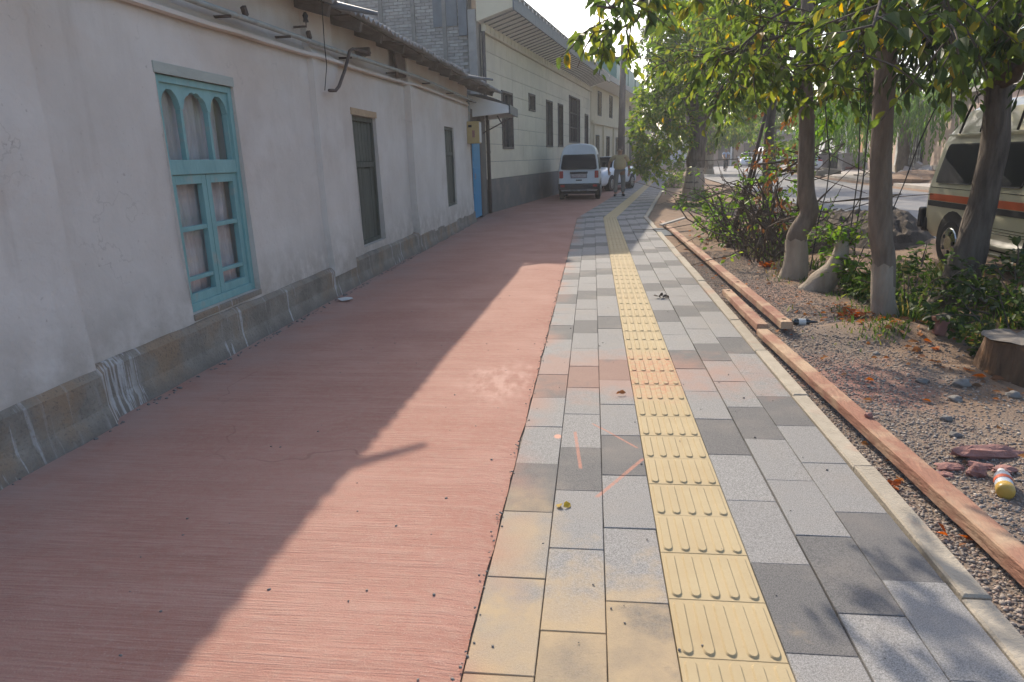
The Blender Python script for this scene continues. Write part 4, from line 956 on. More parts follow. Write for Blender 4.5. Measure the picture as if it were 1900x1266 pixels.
    MB().box(-.30, .30, -1.745, -1.715, .885, .955).build('garnish', M['trimblack'], t, local=True, bevel=.008)
    pl = MB().box(-.26, .26, -1.738, -1.712, .755, .875).build('number_plate', M['plate'], t, local=True, bevel=.004)
    MB().box(-.275, .275, -1.728, -1.712, .742, .888).build('plate_frame', M['trimblack'], pl, local=True)
    MB().box(-.10, .10, -1.74, -1.712, .65, .69).build('hatch_handle', M['trimblack'], t, local=True, bevel=.006)
    MB().box(-.70, .70, -1.785, -1.60, .36, .56).build('rear_bumper', M['trimblack'], t, local=True, bevel=.03); MB().box(-.70, .70, 1.60, 1.76, .34, .56).build('front_bumper', M['trimblack'], t, local=True, bevel=.03)
    MB().box(-.55, .55, -1.55, 1.5, .2, .32).build('underbody', M['black'], t, local=True)
    for s_ in (-1, 1): MB().tube([(s_*.16-.12, -1.74, .335), (s_*.16+.12, -1.74, .335)], .022, 8).build('exhaust_bar', M['steel'], t, local=True)
    if rack:
        for s_ in (-1, 1):
            m = MB(); m.tube([(s_*.60, -1.25, 1.63), (s_*.60, -1.15, 1.80), (s_*.58, -1.0, 2.06), (s_*.57, -.8, 2.12), (s_*.57, .9, 2.12), (s_*.59, 1.0, 1.95), (s_*.60, 1.05, 1.68)], .014, 8)
            for y in (-.55, .2): m.tube([(s_*.57, y, 2.12), (s_*.60, y-.12, 1.9), (s_*.61, y-.2, 1.63)], .014, 8)
            m.build('roof_rail', M['iron'], t, local=True, smooth=True)
        for y in (-.95, -.6, -.2, .2, .6): MB().tube([(-.57, y, 2.12), (.57, y, 2.12)], .012, 8).build('rack_bar', M['iron'], t, local=True)
        for s_ in (-1, 1): MB().box(*sorted((s_*.66, s_*.80)), -.55, .35, .27, .30).build('side_step', M['chrome'], t, local=True, bevel=.006)
        MB().box(-.73, .73, -1.84, -1.70, .40, .68).build('bumper_guard', M['trimblack'], t, local=True, bevel=.03)
    return t
van('white_minivan', 'small dusty white minivan seen from behind, parked close to the cream building', (-.42, 25.75, 0), -.03, 'vanwhite')
van('beige_minibus', 'beige high roof minibus with red stripe and black roof rack parked under the trees', (5.22, 8.38, -.02), math.pi, 'vanbeige', True, True, True)
def sedan(name, label, loc, rz, paint='carwhite', group=None):
    t = thing(name, label, 'car', loc, rz, group)
    sts = [(-2.16, .52, .62, .40), (-2.12, .80, .74, .5), (-2.0, .96, .80, .60), (-1.62, 1.01, .82, .62), (-1.12, 1.33, .84, .56), (-.5, 1.42, .85, .57), (.25, 1.40, .85, .57), (.95, .97, .84, .66), (1.4, .92, .83, .66), (1.95, .78, .78, .6), (2.10, .66, .70, .5), (2.15, .5, .62, .4)]
    m = MB(); n_ = None
    for y, zt, hw, rw in sts:
        bl = min(.92, zt-.05); h_ = [(0, .24), (hw*.86, .24), (hw*.98, .36), (hw, .58), (hw*.97, min(.80, zt-.08)), (hw*.92, bl), ((rw+hw*.92)/2, (zt-.03+bl)/2), (rw, zt-.02), (rw*.5, zt), (0, zt+.005)]
        ring = [(x, y, z) for x, z in h_]+[(-x, y, z) for x, z in h_[-2:0:-1]]; n_ = len(ring); m.v += ring
    for i in range(len(sts)-1):
        for k in range(n_): k2 = (k+1) % n_; m.f.append((i*n_+k, i*n_+k2, (i+1)*n_+k2, (i+1)*n_+k)); m.m.append(0)
    m.f += [tuple(range(n_)), tuple((len(sts)-1)*n_+k for k in range(n_))]; m.m += [0, 0]
    m.build('body', M[paint], t, local=True, smooth=True)
    for nm, q in (('windscreen', [(-.68, .93, .985), (.68, .93, .985), (.54, .33, 1.385), (-.54, .33, 1.385)]), ('rear_window', [(.56, -1.62, 1.03), (-.56, -1.62, 1.03), (-.50, -1.15, 1.33), (.50, -1.15, 1.33)])):
        m = MB(); nz = Vector((0, .5 if q[0][1] > 0 else -.5, .8)).normalized(); m.add([Vector(p)+nz*.012 for p in q]+[Vector(p)-nz*.02 for p in q], [(0, 1, 2, 3), (4, 5, 6, 7), (0, 1, 5, 4), (1, 2, 6, 5), (2, 3, 7, 6), (3, 0, 4, 7)]); m.build(nm, M['autoglass'], t, local=True)
    for sd in (-1, 1):
        for nm, q in (('front_side_window', [(.80, .95), (.02, .95), (.02, 1.33), (.36, 1.33)]), ('rear_side_window', [(-.04, .95), (-1.25, .96), (-.95, 1.28), (-.04, 1.34)])):
            m = MB(); m.prism(q, lambda y, z, d: (sd*(.80-(z-.92)*.46+d), y, z), -.02, .012); m.build(nm, M['autoglass'], t, local=True)
        for y in (-1.28, 1.32):
            m = MB(); m.tube([(sd*.6, y, .33), (sd*.853, y, .33)], .34, 20); m.build('wheel_arch', M['black'], t, local=True); wheel(t, sd*.86, y, .30, .19, sd)
        m = MB(); m.obox((sd*.55, 2.03, .68), (.34, .16, .13)); m.build('headlight', M['pane'], t, local=True, bevel=.03)
        m = MB(); m.obox((sd*.6, -2.07, .78), (.3, .12, .13)); m.build('tail_light', M['redlens'], t, local=True, bevel=.02)
        m = MB(); m.obox((sd*.93, .72, .98), (.16, .1, .11)); m.build('wing_mirror', M[paint], t, local=True, bevel=.02)
        for y in (.1, -.75): MB().box(*sorted((sd*.845, sd*.868)), y, y+.16, .78, .81).build('door_handle', M[paint], t, local=True)
        MB().box(*sorted((sd*.80, sd*.858)), -.95, .98, .24, .30).build('sill', M['trimblack'], t, local=True)
    MB().box(-.35, .35, 2.1, 2.16, .50, .60).build('grille', M['trimblack'], t, local=True, bevel=.02); MB().box(-.25, .25, 2.13, 2.17, .36, .46).build('number_plate', M['plate'], t, local=True); MB().box(-.6, .6, 2.0, 2.13, .24, .34).build('air_dam', M['trimblack'], t, local=True)
    return t
car = sedan('white_sedan', 'white sedan parked at an angle in front of the minivan, behind the standing man', (.52, 31.4, 0), 2.76)
for i, (x, y, rz, lab) in enumerate(((15.6, 74, 3.0, 'small pale sedan parked by the far building, nearest the cyclist'), (15.2, 53, -.1, 'white car standing behind the concrete planter box'))):
    c_ = copy_tree(car); c_.location = (x, y, 0); c_.rotation_euler = (0, 0, rz); c_['label'] = lab; c_['group'] = 'far parked cars'
van('white_far_van', 'white van coming along the far end of the road', (16.6, 70, 0), 3.25, 'carwhite')
# ------------------------------------------------------------------ people
def skinned(name, joints, edges, radii, m_, parent, root=0, sub=1):
    me = bpy.data.meshes.new(name); me.from_pydata([tuple(j) for j in joints], edges, []); me.materials.append(m_)
    o = bpy.data.objects.new(name, me); COL.objects.link(o)
    if parent is not None: o.parent = parent
    o.modifiers.new('skin', 'SKIN').use_smooth_shade = True
    for i, r_ in enumerate(radii): me.skin_vertices[0].data[i].radius = r_ if hasattr(r_, '__len__') else (r_, r_); me.skin_vertices[0].data[i].use_root = (i == root)
    s_ = o.modifiers.new('sub', 'SUBSURF'); s_.levels = sub; s_.render_levels = sub+1
    return o
def person(label, loc, rz, P, shirt, trousers, stout=1.0, hair='hair', group=None):
    t = thing('person', label, 'person', loc, rz, group)
    J = [(0, 0, .95), (0, .01, 1.15), (0, 0, 1.36), (0, .0, 1.48), (0, .015, 1.57), (0, .02, 1.66)]; E_ = [(0, 1), (1, 2), (2, 3), (3, 4), (4, 5)]; R_ = [.13, .13, .14, .055, .078, .075]
    def chain(start, pts, rads):
        pr_ = start
        for p, r_ in zip(pts, rads): J.append(p); R_.append(r_); E_.append((pr_, len(J)-1)); pr_ = len(J)-1
        return pr_
    for s_ in ('L', 'R'):
        h_ = chain(2, P['arm'+s_], [.06, .048, .036, .03])
        hp = Vector(J[h_]); d = (hp-Vector(P['arm'+s_][-2])).normalized(); sdv = d.cross(Vector((0, 1, 0))); sdv = sdv.normalized() if sdv.length > .01 else Vector((1, 0, 0))
        for k, (off, ln) in enumerate(((-.03, .065), (-.01, .08), (.01, .075), (.03, .06))):
            chain(h_, [hp+d*.055+sdv*off+Vector((0, .005, 0)), hp+d*(.055+ln*.6)+sdv*off*1.1+Vector((0, .012, 0)), hp+d*(.055+ln)+sdv*off*1.1+Vector((0, .028, 0))], [.0105, .0095, .008])
        chain(h_, [hp+d*.02-sdv*.045, hp+d*.055-sdv*.055], [.012, .010])
        chain(0, P['leg'+s_], [.085, .058, .042, .035])
    skinned('body', J, E_, R_, M['skin'], t)
    k_ = stout
    JS = [(0, .0, .93), (0, .02*k_, 1.08), (0, .012, 1.28), (0, 0, 1.42), (0, 0, 1.465)]; ES = [(0, 1), (1, 2), (2, 3), (3, 4)]; RS = [(.155*k_, .135*k_), (.175*k_, .155*k_), (.165*k_, .135), (.12, .085), (.068, .065)]
    for s_ in ('L', 'R'):
        a, b, c_ = [Vector(p) for p in P['arm'+s_][:3]]; JS += [a, a.lerp(b, .75)]; RS += [.085, .075]; n_ = len(JS); ES += [(3, n_-2), (n_-2, n_-1)]
    skinned('shirt', JS, ES, RS, shirt, t)
    JT = [(0, 0, .96), (0, 0, .88)]; ET = [(0, 1)]; RT = [(.16*k_, .14*k_), (.15, .13)]
    for s_ in ('L', 'R'):
        a, b, c_ = [Vector(p) for p in P['leg'+s_][:3]]; JT += [a, b, b.lerp(c_, .92)]; RT += [.098, .078, .068]; n_ = len(JT); ET += [(1, n_-3), (n_-3, n_-2), (n_-2, n_-1)]
    skinned('trousers', JT, ET, RT, trousers, t)
    m = MB()
    if hair == 'bald':
        for s_ in (-1, 1): m.ball((s_*.066, -.015, 1.66), (.022, .06, .045), 10, 6)
        m.ball((0, -.06, 1.64), (.06, .03, .05), 10, 6); hair = 'hair'
    else: m.ball((0, .005, 1.685), (.079, .092, .065), 12, 8)
    m.build('hair', M[hair], t, local=True, smooth=True)
    for s_ in (-1, 1):
        MB().ball((s_*.03, .098, 1.64), (.012, .008, .008), 8, 6).build('eye', M['dark'], t, local=True); MB().ball((s_*.082, .015, 1.63), (.012, .022, .034), 8, 6).build('ear', M['skin'], t, local=True, smooth=True)
    m = MB(); m.tube([(0, .092, 1.645), (0, .112, 1.615), (0, .098, 1.602)], [.008, .016, .010], 8); m.build('nose', M['skin'], t, local=True, smooth=True)
    MB().ball((0, .093, 1.575), (.026, .007, .007), 8, 5).build('mouth', M['redclay'], t, local=True)
    for s_ in ('L', 'R'):
        an, toe = Vector(P['leg'+s_][2]), Vector(P['leg'+s_][3]); d = (toe-an); d.z = 0; d = d.normalized(); m = MB()
        m.tube([an-d*.06+Vector((0, 0, -.04)), an+d*.02+Vector((0, 0, -.035)), an+d*.12+Vector((0, 0, -.05)), an+d*.20+Vector((0, 0, -.06))], [.04, .05, .045, .025], 10); m.build('shoe', M['trimblack'], t, local=True, smooth=True)
    return t
stand = dict(armL=[(-.19, 0, 1.42), (-.29, -.02, 1.14), (-.30, .06, .90), (-.29, .09, .82)], armR=[(.19, 0, 1.42), (.33, -.06, 1.18), (.36, .06, .95), (.35, .1, .87)],
             legL=[(-.10, 0, .90), (-.115, .02, .49), (-.12, -.02, .09), (-.14, .13, .035)], legR=[(.10, 0, .90), (.12, .03, .49), (.13, .02, .09), (.16, .16, .035)])
person('stout bald man in a tan shirt and grey trousers standing on the pavement', (.98, 26.1, 0), math.pi+.05, stand, M['shirt'], M['trousers'], 1.3, 'bald').scale = (1.14, 1.1, 1)
ride = dict(armL=[(-.19, .02, 1.42), (-.27, .22, 1.2), (-.26, .45, 1.08), (-.25, .5, 1.06)], armR=[(.19, .02, 1.42), (.27, .22, 1.2), (.26, .45, 1.08), (.25, .5, 1.06)],
            legL=[(-.09, .05, .92), (-.11, .38, .72), (-.11, .26, .32), (-.11, .40, .27)], legR=[(.09, .05, .92), (.11, .30, .55), (.11, .14, .14), (.11, .28, .09)])
cyx, cyy = 10.55, 58
person('man in a pale blue shirt riding a bicycle towards the camera on the road', (cyx, cyy, .02), math.pi-.1, ride, M['shirt2'], M['navy'], .95)
t = thing('bicycle', 'dark bicycle ridden by the man in the pale blue shirt', 'bicycle', (cyx, cyy, 0), math.pi-.1)
for y in (-.42, .62):
    ring = [(0, y+.33*math.cos(2*math.pi*k/20), .33+.33*math.sin(2*math.pi*k/20)) for k in range(21)]
    w_ = MB().tube(ring, .018, 6, cap=False).build('wheel', M['tyre'], t, local=True); q = MB()
    for k in range(10): q.tube([(0, y, .33), (0, y+.32*math.cos(.628*k), .33+.32*math.sin(.628*k))], .002, 4)
    q.build('spokes', M['steel'], w_, local=True)
q = MB()
for a, b in (((0, -.42, .33), (0, -.05, .30)), ((0, -.05, .30), (0, -.15, .85)), ((0, -.42, .33), (0, -.13, .78)), ((0, -.13, .78), (0, .42, .80)), ((0, -.05, .30), (0, .45, .72)), ((0, .40, .95), (0, .62, .33))): q.tube([a, b], .016, 6)
q.build('frame', M['iron'], t, local=True); MB().tube([(-.27, .42, 1.03), (-.2, .48, 1.04), (0, .42, .98), (.2, .48, 1.04), (.27, .42, 1.03)], .013, 6).build('handlebar', M['steel'], t, local=True); MB().ball((0, -.17, .87), (.09, .14, .035), 10, 6).build('saddle', M['black'], t, local=True)
for s_ in (-1, 1): MB().box(*sorted((s_*.06, s_*.15)), (.24 if s_ < 0 else .12), (.32 if s_ < 0 else .2), (.20 if s_ < 0 else .04), (.22 if s_ < 0 else .06)).build('pedal', M['black'], t, local=True)
# ------------------------------------------------------------------ trees and plants
LEAF = np.array([[0, 0, 0], [-.22, .30, .06], [-.23, .64, .06], [0, 1, -.16], [.23, .64, .06], [.22, .30, .06]])
LFACE = np.array([[0, 5, 4, 3], [3, 2, 1, 0]])
class Crown:
    """leaves (points, axis, normal, size) and twigs of one tree"""
    def __init__(s, seed): s.P = []; s.A = []; s.N = []; s.S = []; s.wood = MB(); s.r = random.Random(seed)
    def leaf(s, p, ax, size):
        r = s.r; nrm = Vector((r.gauss(0, .55), r.gauss(0, .55), 1)).normalized()
        s.P.append(tuple(p)); s.A.append(tuple(ax)); s.N.append(tuple(nrm)); s.S.append(size)
    def twig(s, p0, d, ln, nl, size, droop, rad=.006, spread=.5, wood=True):
        r = s.r; p = Vector(p0); d = Vector(d).normalized(); pts = [p.copy()]
        for i in range(4):
            d = (d+Vector((r.gauss(0, .12), r.gauss(0, .12), r.gauss(0, .1)-droop*.22))).normalized(); p = p+d*ln/4; pts.append(p.copy())
        if wood: s.wood.tube(pts, [rad, rad*.9, rad*.75, rad*.6, rad*.4], 5, cap=False)
        for i in range(nl):
            t = (.15+.85*(i+r.random())/nl)*4; k = min(3, int(t)); q = pts[k].lerp(pts[k+1], t-k)
            sd = Vector((r.gauss(0, 1), r.gauss(0, 1), r.gauss(0, .6))).normalized()
            ax = (d*.5+sd*spread*1.6+Vector((0, 0, -droop))).normalized(); s.leaf(q+sd*size*.15, ax, size*r.uniform(.6, 1.2))
        return pts[-1]
    def limb(s, pts, r0, r1, n_twig, tl, nl, size, droop, start=.25, wob=.05):
        r = s.r; P_ = [Vector(p) for p in pts]; path_ = []
        for a, b in zip(P_, P_[1:]):
            for k in range(5): path_.append(a.lerp(b, k/5)+Vector((r.gauss(0, wob), r.gauss(0, wob), r.gauss(0, wob)))*(1 if path_ else 0)*.6)
        path_.append(P_[-1]); n_ = len(path_); s.wood.tube(path_, [r0+(r1-r0)*i/(n_-1) for i in range(n_)], 7)
        for i in range(n_twig):
            t = start+(1-start)*(i+r.random())/n_twig; k = min(n_-2, int(t*(n_-1))); q = path_[k].lerp(path_[k+1], t*(n_-1)-k)
            main = (path_[k+1]-path_[k]).normalized(); d = main*.6+Vector((r.gauss(0, .8), r.gauss(0, .8), r.gauss(.1, .6)))
            s.twig(q, d, tl*r.uniform(.5, 1.3), nl, size, droop, rad=.005+.004*tl)
    def blob(s, c, rad, n_, nl, tl, size, droop, hollow=.35):
        r = s.r; c = Vector(c)
        for i in range(n_):
            while True:
                v = Vector((r.uniform(-1, 1), r.uniform(-1, 1), r.uniform(-1, 1)))
                if hollow < v.length < 1 and mn.noise(Vector((v.x*1.9, v.y*1.9, v.z*1.9))+c) > -.18: break
            q = c+Vector((v.x*rad[0], v.y*rad[1], v.z*rad[2])); s.twig(q, v+Vector((0, 0, .1)), tl, nl, size, droop, .008, wood=(i % 3 == 0))
    def arrays(s, width=1.0, cull=None):
        P, A, N, Z = np.array(s.P), np.array(s.A), np.array(s.N), np.array(s.S)
        if cull is not None: k = cull(P); P, A, N, Z = P[k], A[k], N[k], Z[k]
        X = np.cross(A, N); X /= np.linalg.norm(X, axis=1, keepdims=True)+1e-9; N = np.cross(X, A)
        return P, A, N, X, Z
    def mesh_of(s, name, arr, m_, off, width=1.0):
        P, A, N, X, Z = arr; L_ = LEAF*np.array([width, 1, 1])
        V = (P[:, None]-np.array(off))+Z[:, None, None]*(L_[None, :, 0:1]*X[:, None]+L_[None, :, 1:2]*A[:, None]+L_[None, :, 2:3]*N[:, None])
        F = LFACE[None]+(np.arange(len(P))*6)[:, None, None]
        return tri_mesh(name, V.reshape(-1, 3), F.reshape(-1, 4), m_)
LIGHT = np.array(SUNV)
def lit_path(P):            # leave out leaves whose shadow would fall on the sunlit paving
    q = P-LIGHT[None]*(P[:, 2:3]/LIGHT[2]); g = np.random.default_rng(1).random(len(P))
    bad = (q[:, 0] > -1.3) & (q[:, 0] < 1.22) & (q[:, 1] > 2.05) & (q[:, 1] < 11.6) & ~((q[:, 0] > .9) & (q[:, 1] < 2.5))
    bad2 = (q[:, 0] > 1.22) & (q[:, 0] < 1.7) & (q[:, 1] > 2.3) & (q[:, 1] < 9) & (g > .5)
    return ~(bad & (g > .01)) & ~bad2
lone = [bpy.data.meshes.new('leaf') for _ in range(3)]
for i, me in enumerate(lone):
    w_ = (1, .8, 1.15)[i]; me.from_pydata([(x*w_, y, z*(1, .3, 1.6)[i]) for x, y, z in LEAF.tolist()], [], LFACE.tolist()); me.materials.append(M['leaf_single'])
def plant(name, label, cat, loc, crown, leafmat, trunk=None, bark='bark', group=None, n_single=0, width=1.0, cull=None, paint=None, leafname='crown'):
    t = thing(name, label, cat, loc, 0, group)
    if trunk: trunk.build('trunk', M[bark], t, smooth=True)
    if paint: paint.build('whitewash', M['white_bark'], t, smooth=True)
    if crown.wood.v: tag(crown.wood.build('limbs', M['twig'], t, smooth=True), kind='stuff')
    if crown.P:
        arr = crown.arrays(width, cull); P, A, N, X, Z = arr
        if n_single:
            c = (P-np.array([0, 0, 1.45]))@CR; dz = -c[:, 2]; u = c[:, 0]/np.maximum(dz, .1)*1267; v = c[:, 1]/np.maximum(dz, .1)*1267
            size = np.where((dz > .3) & (abs(u) < 960) & (abs(v) < 640), Z/np.maximum(dz, .1), 0); od = np.argsort(-size); pick = od[:n_single]; keep = od[n_single:]
            for j in pick:
                if size[j] <= 0: continue
                o = bpy.data.objects.new('leaf', lone[int(j) % 3]); COL.objects.link(o); o.parent = t; z_ = float(Z[j])
                mt = Matrix(((X[j][0]*z_, A[j][0]*z_, N[j][0]*z_, P[j][0]-loc[0]), (X[j][1]*z_, A[j][1]*z_, N[j][1]*z_, P[j][1]-loc[1]), (X[j][2]*z_, A[j][2]*z_, N[j][2]*z_, P[j][2]-loc[2]), (0, 0, 0, 1)))
                o.matrix_basis = mt
            arr = tuple(a[keep] for a in arr)
        o = bpy.data.objects.new(leafname, crown.mesh_of(leafname, arr, M[leafmat], loc, width)); COL.objects.link(o); o.parent = t; o['kind'] = 'stuff'
    return t
def trunk_mb(pts, radii, n=14, wob=.35, jag=0):
    P_ = [Vector(p) for p in pts]; out = []; rr = []
    for i in range(len(P_)-1):
        for k in range(6):
            t = k/6; a = P_[max(0, i-1)]; b, c = P_[i], P_[i+1]; d = P_[min(len(P_)-1, i+2)]
            q = .5*((2*b)+(c-a)*t+(2*a-5*b+4*c-d)*t*t+(3*b-a-3*c+d)*t**3); out.append(q); rr.append(radii[i]+(radii[i+1]-radii[i])*t)
    out.append(P_[-1]); rr.append(radii[-1]); m_ = MB().tube(out, rr, n, wob=wob)
    if jag:
        for q in range(n): x, y, z = m_.v[-n+q]; m_.v[-n+q] = (x, y, z+jag*mn.noise(Vector((q*.9, z*7, 3))))
        m_.f.pop(); m_.m.pop()
    return m_
# slim tree with the kinked trunk, nearest the path in the middle of the verge
tr = trunk_mb([(2.70, 6.52, -.08), (2.66, 6.52, .10), (2.63, 6.52, .48), (2.57, 6.52, .75), (2.51, 6.52, 1.34), (2.48, 6.52, 1.8), (2.45, 6.52, 2.3), (2.42, 6.55, 3.0), (2.2, 6.7, 4.2), (2.1, 6.9, 5.2)], [.125, .105, .10, .098, .088, .086, .082, .065, .04, .02], wob=.12)
pa = trunk_mb([(2.70, 6.52, -.08), (2.66, 6.52, .10), (2.63, 6.52, .44)], [.127, .107, .102], wob=.12, jag=.05)
cr = Crown(11)
cr.limb([(2.46, 6.5, 2.25), (1.7, 5.75, 2.65), (.9, 5.0, 2.58), (.30, 4.55, 2.36), (.02, 4.3, 2.28)], .028, .006, 20, .34, 10, 0.101, .5, .2)
cr.limb([(2.46, 6.5, 2.4), (1.95, 5.3, 2.65), (1.5, 4.2, 2.35), (1.25, 3.5, 1.98)], .026, .006, 26, .36, 10, 0.101, .55, .2)
cr.limb([(1.2, 5.4, 2.6), (.6, 5.3, 2.5), (.12, 5.25, 2.32), (-.05, 5.0, 2.25)], .014, .004, 20, .32, 10, 0.097, .55, .2)
cr.limb([(1.6, 5.6, 2.6), (1.1, 5.3, 2.2), (.75, 5.2, 1.98)], .012, .004, 13, .30, 10, 0.097, .55, .2)
cr.limb([(2.48, 6.5, 2.5), (2.55, 5.2, 2.6), (2.35, 4.1, 2.25), (2.2, 3.5, 1.95)], .026, .006, 26, .38, 10, 0.106, .55, .2)
cr.limb([(2.45, 6.5, 3.0), (2.0, 6.3, 4.0), (1.5, 6.4, 4.8)], .03, .008, 22, .55, 11, 0.097, .5, .2)
cr.limb([(2.48, 6.5, 2.5), (3.1, 6.0, 2.75), (3.5, 5.2, 2.5), (3.6, 4.6, 2.2)], .028, .006, 28, .40, 10, 0.101, .55, .2)
cr.limb([(2.42, 6.6, 2.8), (1.9, 7.3, 3.2), (1.5, 8.0, 3.3)], .028, .007, 20, .5, 10, 0.097, .6, .2)
cr.limb([(2.3, 6.7, 3.6), (2.9, 6.6, 4.2), (3.6, 6.4, 4.6)], .03, .008, 22, .55, 11, 0.097, .5, .2)
cr.limb([(2.49, 6.55, 2.2), (2.8, 6.2, 2.3), (3.1, 5.7, 2.15)], .02, .006, 12, .35, 10, 0.101, .55, .2)
for e, k in (([(2.0, 5.6, 2.6), (1.7, 4.9, 2.3), (1.55, 4.4, 1.95)], 26), ([(2.3, 5.4, 2.6), (2.0, 4.6, 2.3), (1.9, 4.1, 1.95)], 28), ([(2.8, 5.6, 2.6), (2.7, 4.7, 2.3), (2.65, 4.2, 2.0)], 28), ([(3.0, 6.0, 2.3), (3.0, 5.4, 2.15), (2.9, 5.0, 1.95)], 26), ([(1.8, 6.1, 2.5), (1.3, 5.7, 2.25), (1.05, 5.5, 2.0)], 24), ([(3.2, 6.6, 2.8), (3.8, 6.3, 2.8), (4.3, 5.9, 2.5)], 30), ([(2.0, 6.3, 2.2), (1.7, 6.0, 2.05), (1.5, 5.8, 1.9)], 22)): cr.limb([(2.46, 6.5, 2.35)]+e, .02, .005, k, .42, 11, 0.101, .55, .25)
plant('young_walnut_tree', 'slim grey tree with kinked pale trunk and yellowing leaves, nearest the camera', 'tree', (2.66, 6.52, -.05), cr, 'leaf', tr, 'bark', 'slender trees on the verge', 290, 1.0, lit_path, pa)
# second slender tree behind it
tr = trunk_mb([(2.44, 8.65, -.1), (2.47, 8.65, .1), (2.46, 8.65, .45), (2.58, 8.65, .72), (2.52, 8.65, 1.0), (2.46, 8.65, 1.8), (2.40, 8.65, 2.3), (2.36, 8.65, 3.1), (2.2, 8.9, 4.3), (2.1, 9.0, 5.6)], [.17, .145, .12, .11, .095, .085, .08, .065, .04, .02], wob=.15)
pa = trunk_mb([(2.44, 8.65, -.1), (2.47, 8.65, .1), (2.45, 8.65, .42)], [.172, .147, .123], wob=.15, jag=.05)
cr = Crown(23)
cr.limb([(2.42, 8.65, 2.1), (1.8, 8.3, 2.6), (1.1, 8.05, 2.50), (.62, 7.9, 2.33)], .026, .006, 22, .35, 8, .105, .5, .25)
cr.limb([(2.40, 8.7, 2.5), (1.9, 9.3, 3.0), (1.5, 9.9, 3.1)], .028, .007, 24, .5, 9, .10, .6, .2)
cr.limb([(2.40, 8.7, 2.4), (3.0, 9.0, 2.9), (3.5, 9.3, 3.1)], .028, .007, 30, .5, 9, .105, .6, .2)
cr.limb([(2.40, 8.6, 2.4), (2.5, 7.9, 2.7), (2.6, 7.2, 2.6)], .024, .007, 26, .42, 9, .105, .5, .2)
cr.limb([(2.36, 8.7, 3.1), (2.0, 8.7, 4.0), (1.5, 8.6, 4.8)], .03, .008, 28, .6, 9, .10, .5, .1)
cr.limb([(2.36, 8.7, 3.1), (2.9, 8.9, 3.9), (3.5, 8.8, 4.6)], .03, .008, 28, .6, 9, .10, .5, .1)
cr.limb([(2.36, 8.7, 3.3), (2.5, 9.7, 4.2), (2.4, 10.6, 4.6)], .03, .008, 28, .6, 9, .10, .5, .1)
cr.limb([(2.36, 8.65, 2.2), (2.0, 8.9, 2.3), (1.6, 9.2, 2.1)], .018, .005, 16, .35, 8, .10, .55, .2)
cr.limb([(2.40, 8.65, 2.6), (1.7, 7.6, 2.9), (1.3, 7.0, 2.75)], .024, .006, 24, .42, 8, .105, .5, .3)
cr.limb([(2.44, 8.65, 1.9), (2.8, 8.4, 2.1), (3.1, 8.2, 2.0)], .018, .005, 16, .35, 8, .10, .55, .2)
for e, k in (([(1.8, 8.0, 2.3), (1.4, 7.6, 2.2), (1.2, 7.3, 2.0)], 26), ([(2.9, 8.0, 2.6), (3.3, 7.6, 2.5), (3.5, 7.3, 2.2)], 30), ([(2.0, 9.2, 2.7), (1.5, 9.6, 2.6), (1.2, 9.8, 2.3)], 30), ([(2.9, 9.4, 2.5), (3.4, 10.0, 2.5), (3.7, 10.4, 2.2)], 30), ([(2.2, 9.5, 3.2), (1.9, 10.4, 3.5), (1.6, 11.0, 3.2)], 34), ([(3.0, 9.6, 3.3), (3.4, 10.4, 3.5), (3.9, 11.0, 3.2)], 34), ([(2.6, 8.2, 2.4), (2.7, 7.8, 2.3), (2.8, 7.5, 2.05)], 22)): cr.limb([(2.40, 8.65, 2.4)]+e, .02, .005, k, .45, 10, .105, .55, .2)
plant('young_walnut_tree', 'slender tree with curved flaring foot beside the vine thicket', 'tree', (2.46, 8.65, -.05), cr, 'leaf', tr, 'bark', 'slender trees on the verge', 250, 1.0, lit_path, pa)
# rough barked tree in front of the minibus, narrow dark leaves
tr = trunk_mb([(3.74, 7.5, -.35), (3.80, 7.5, .05), (3.86, 7.5, .5), (3.92, 7.5, 1.04), (3.93, 7.5, 1.5), (3.88, 7.5, 2.05), (3.8, 7.5, 2.8), (3.7, 7.6, 4.2)], [.27, .185, .145, .125, .118, .11, .10, .07], 18, wob=.22)
cr = Crown(31)
for e in ([(3.4, 6.4, 2.55), (3.0, 5.5, 2.35), (2.8, 4.9, 1.95)], [(3.7, 6.2, 2.4), (3.5, 5.2, 2.1), (3.3, 4.6, 1.7)], [(3.3, 7.0, 2.7), (2.8, 6.4, 2.6), (2.5, 5.9, 2.2)], [(4.2, 6.8, 2.8), (4.3, 5.9, 2.5), (4.0, 5.2, 2.0)]):
    cr.limb([(3.88, 7.5, 2.0)]+e, .05, .006, 34, .5, 11, .13, 1.0, .25)
for e in ([(3.2, 7.6, 3.6), (2.8, 7.7, 4.4)], [(4.2, 7.2, 3.7), (4.6, 7.0, 4.5)], [(3.7, 8.2, 3.7), (3.6, 9.2, 4.4)], [(3.4, 6.8, 3.7), (3.0, 6.0, 4.2)]): cr.limb([(3.8, 7.5, 2.8)]+e, .05, .01, 34, .6, 11, .13, .8, .2)
plant('rough_barked_tree', 'thick rough barked tree with narrow dark leaves standing before the beige minibus', 'tree', (3.80, 7.5, -.1), cr, 'leaf_dark', tr, 'bark2', None, 0, .45, lit_path)
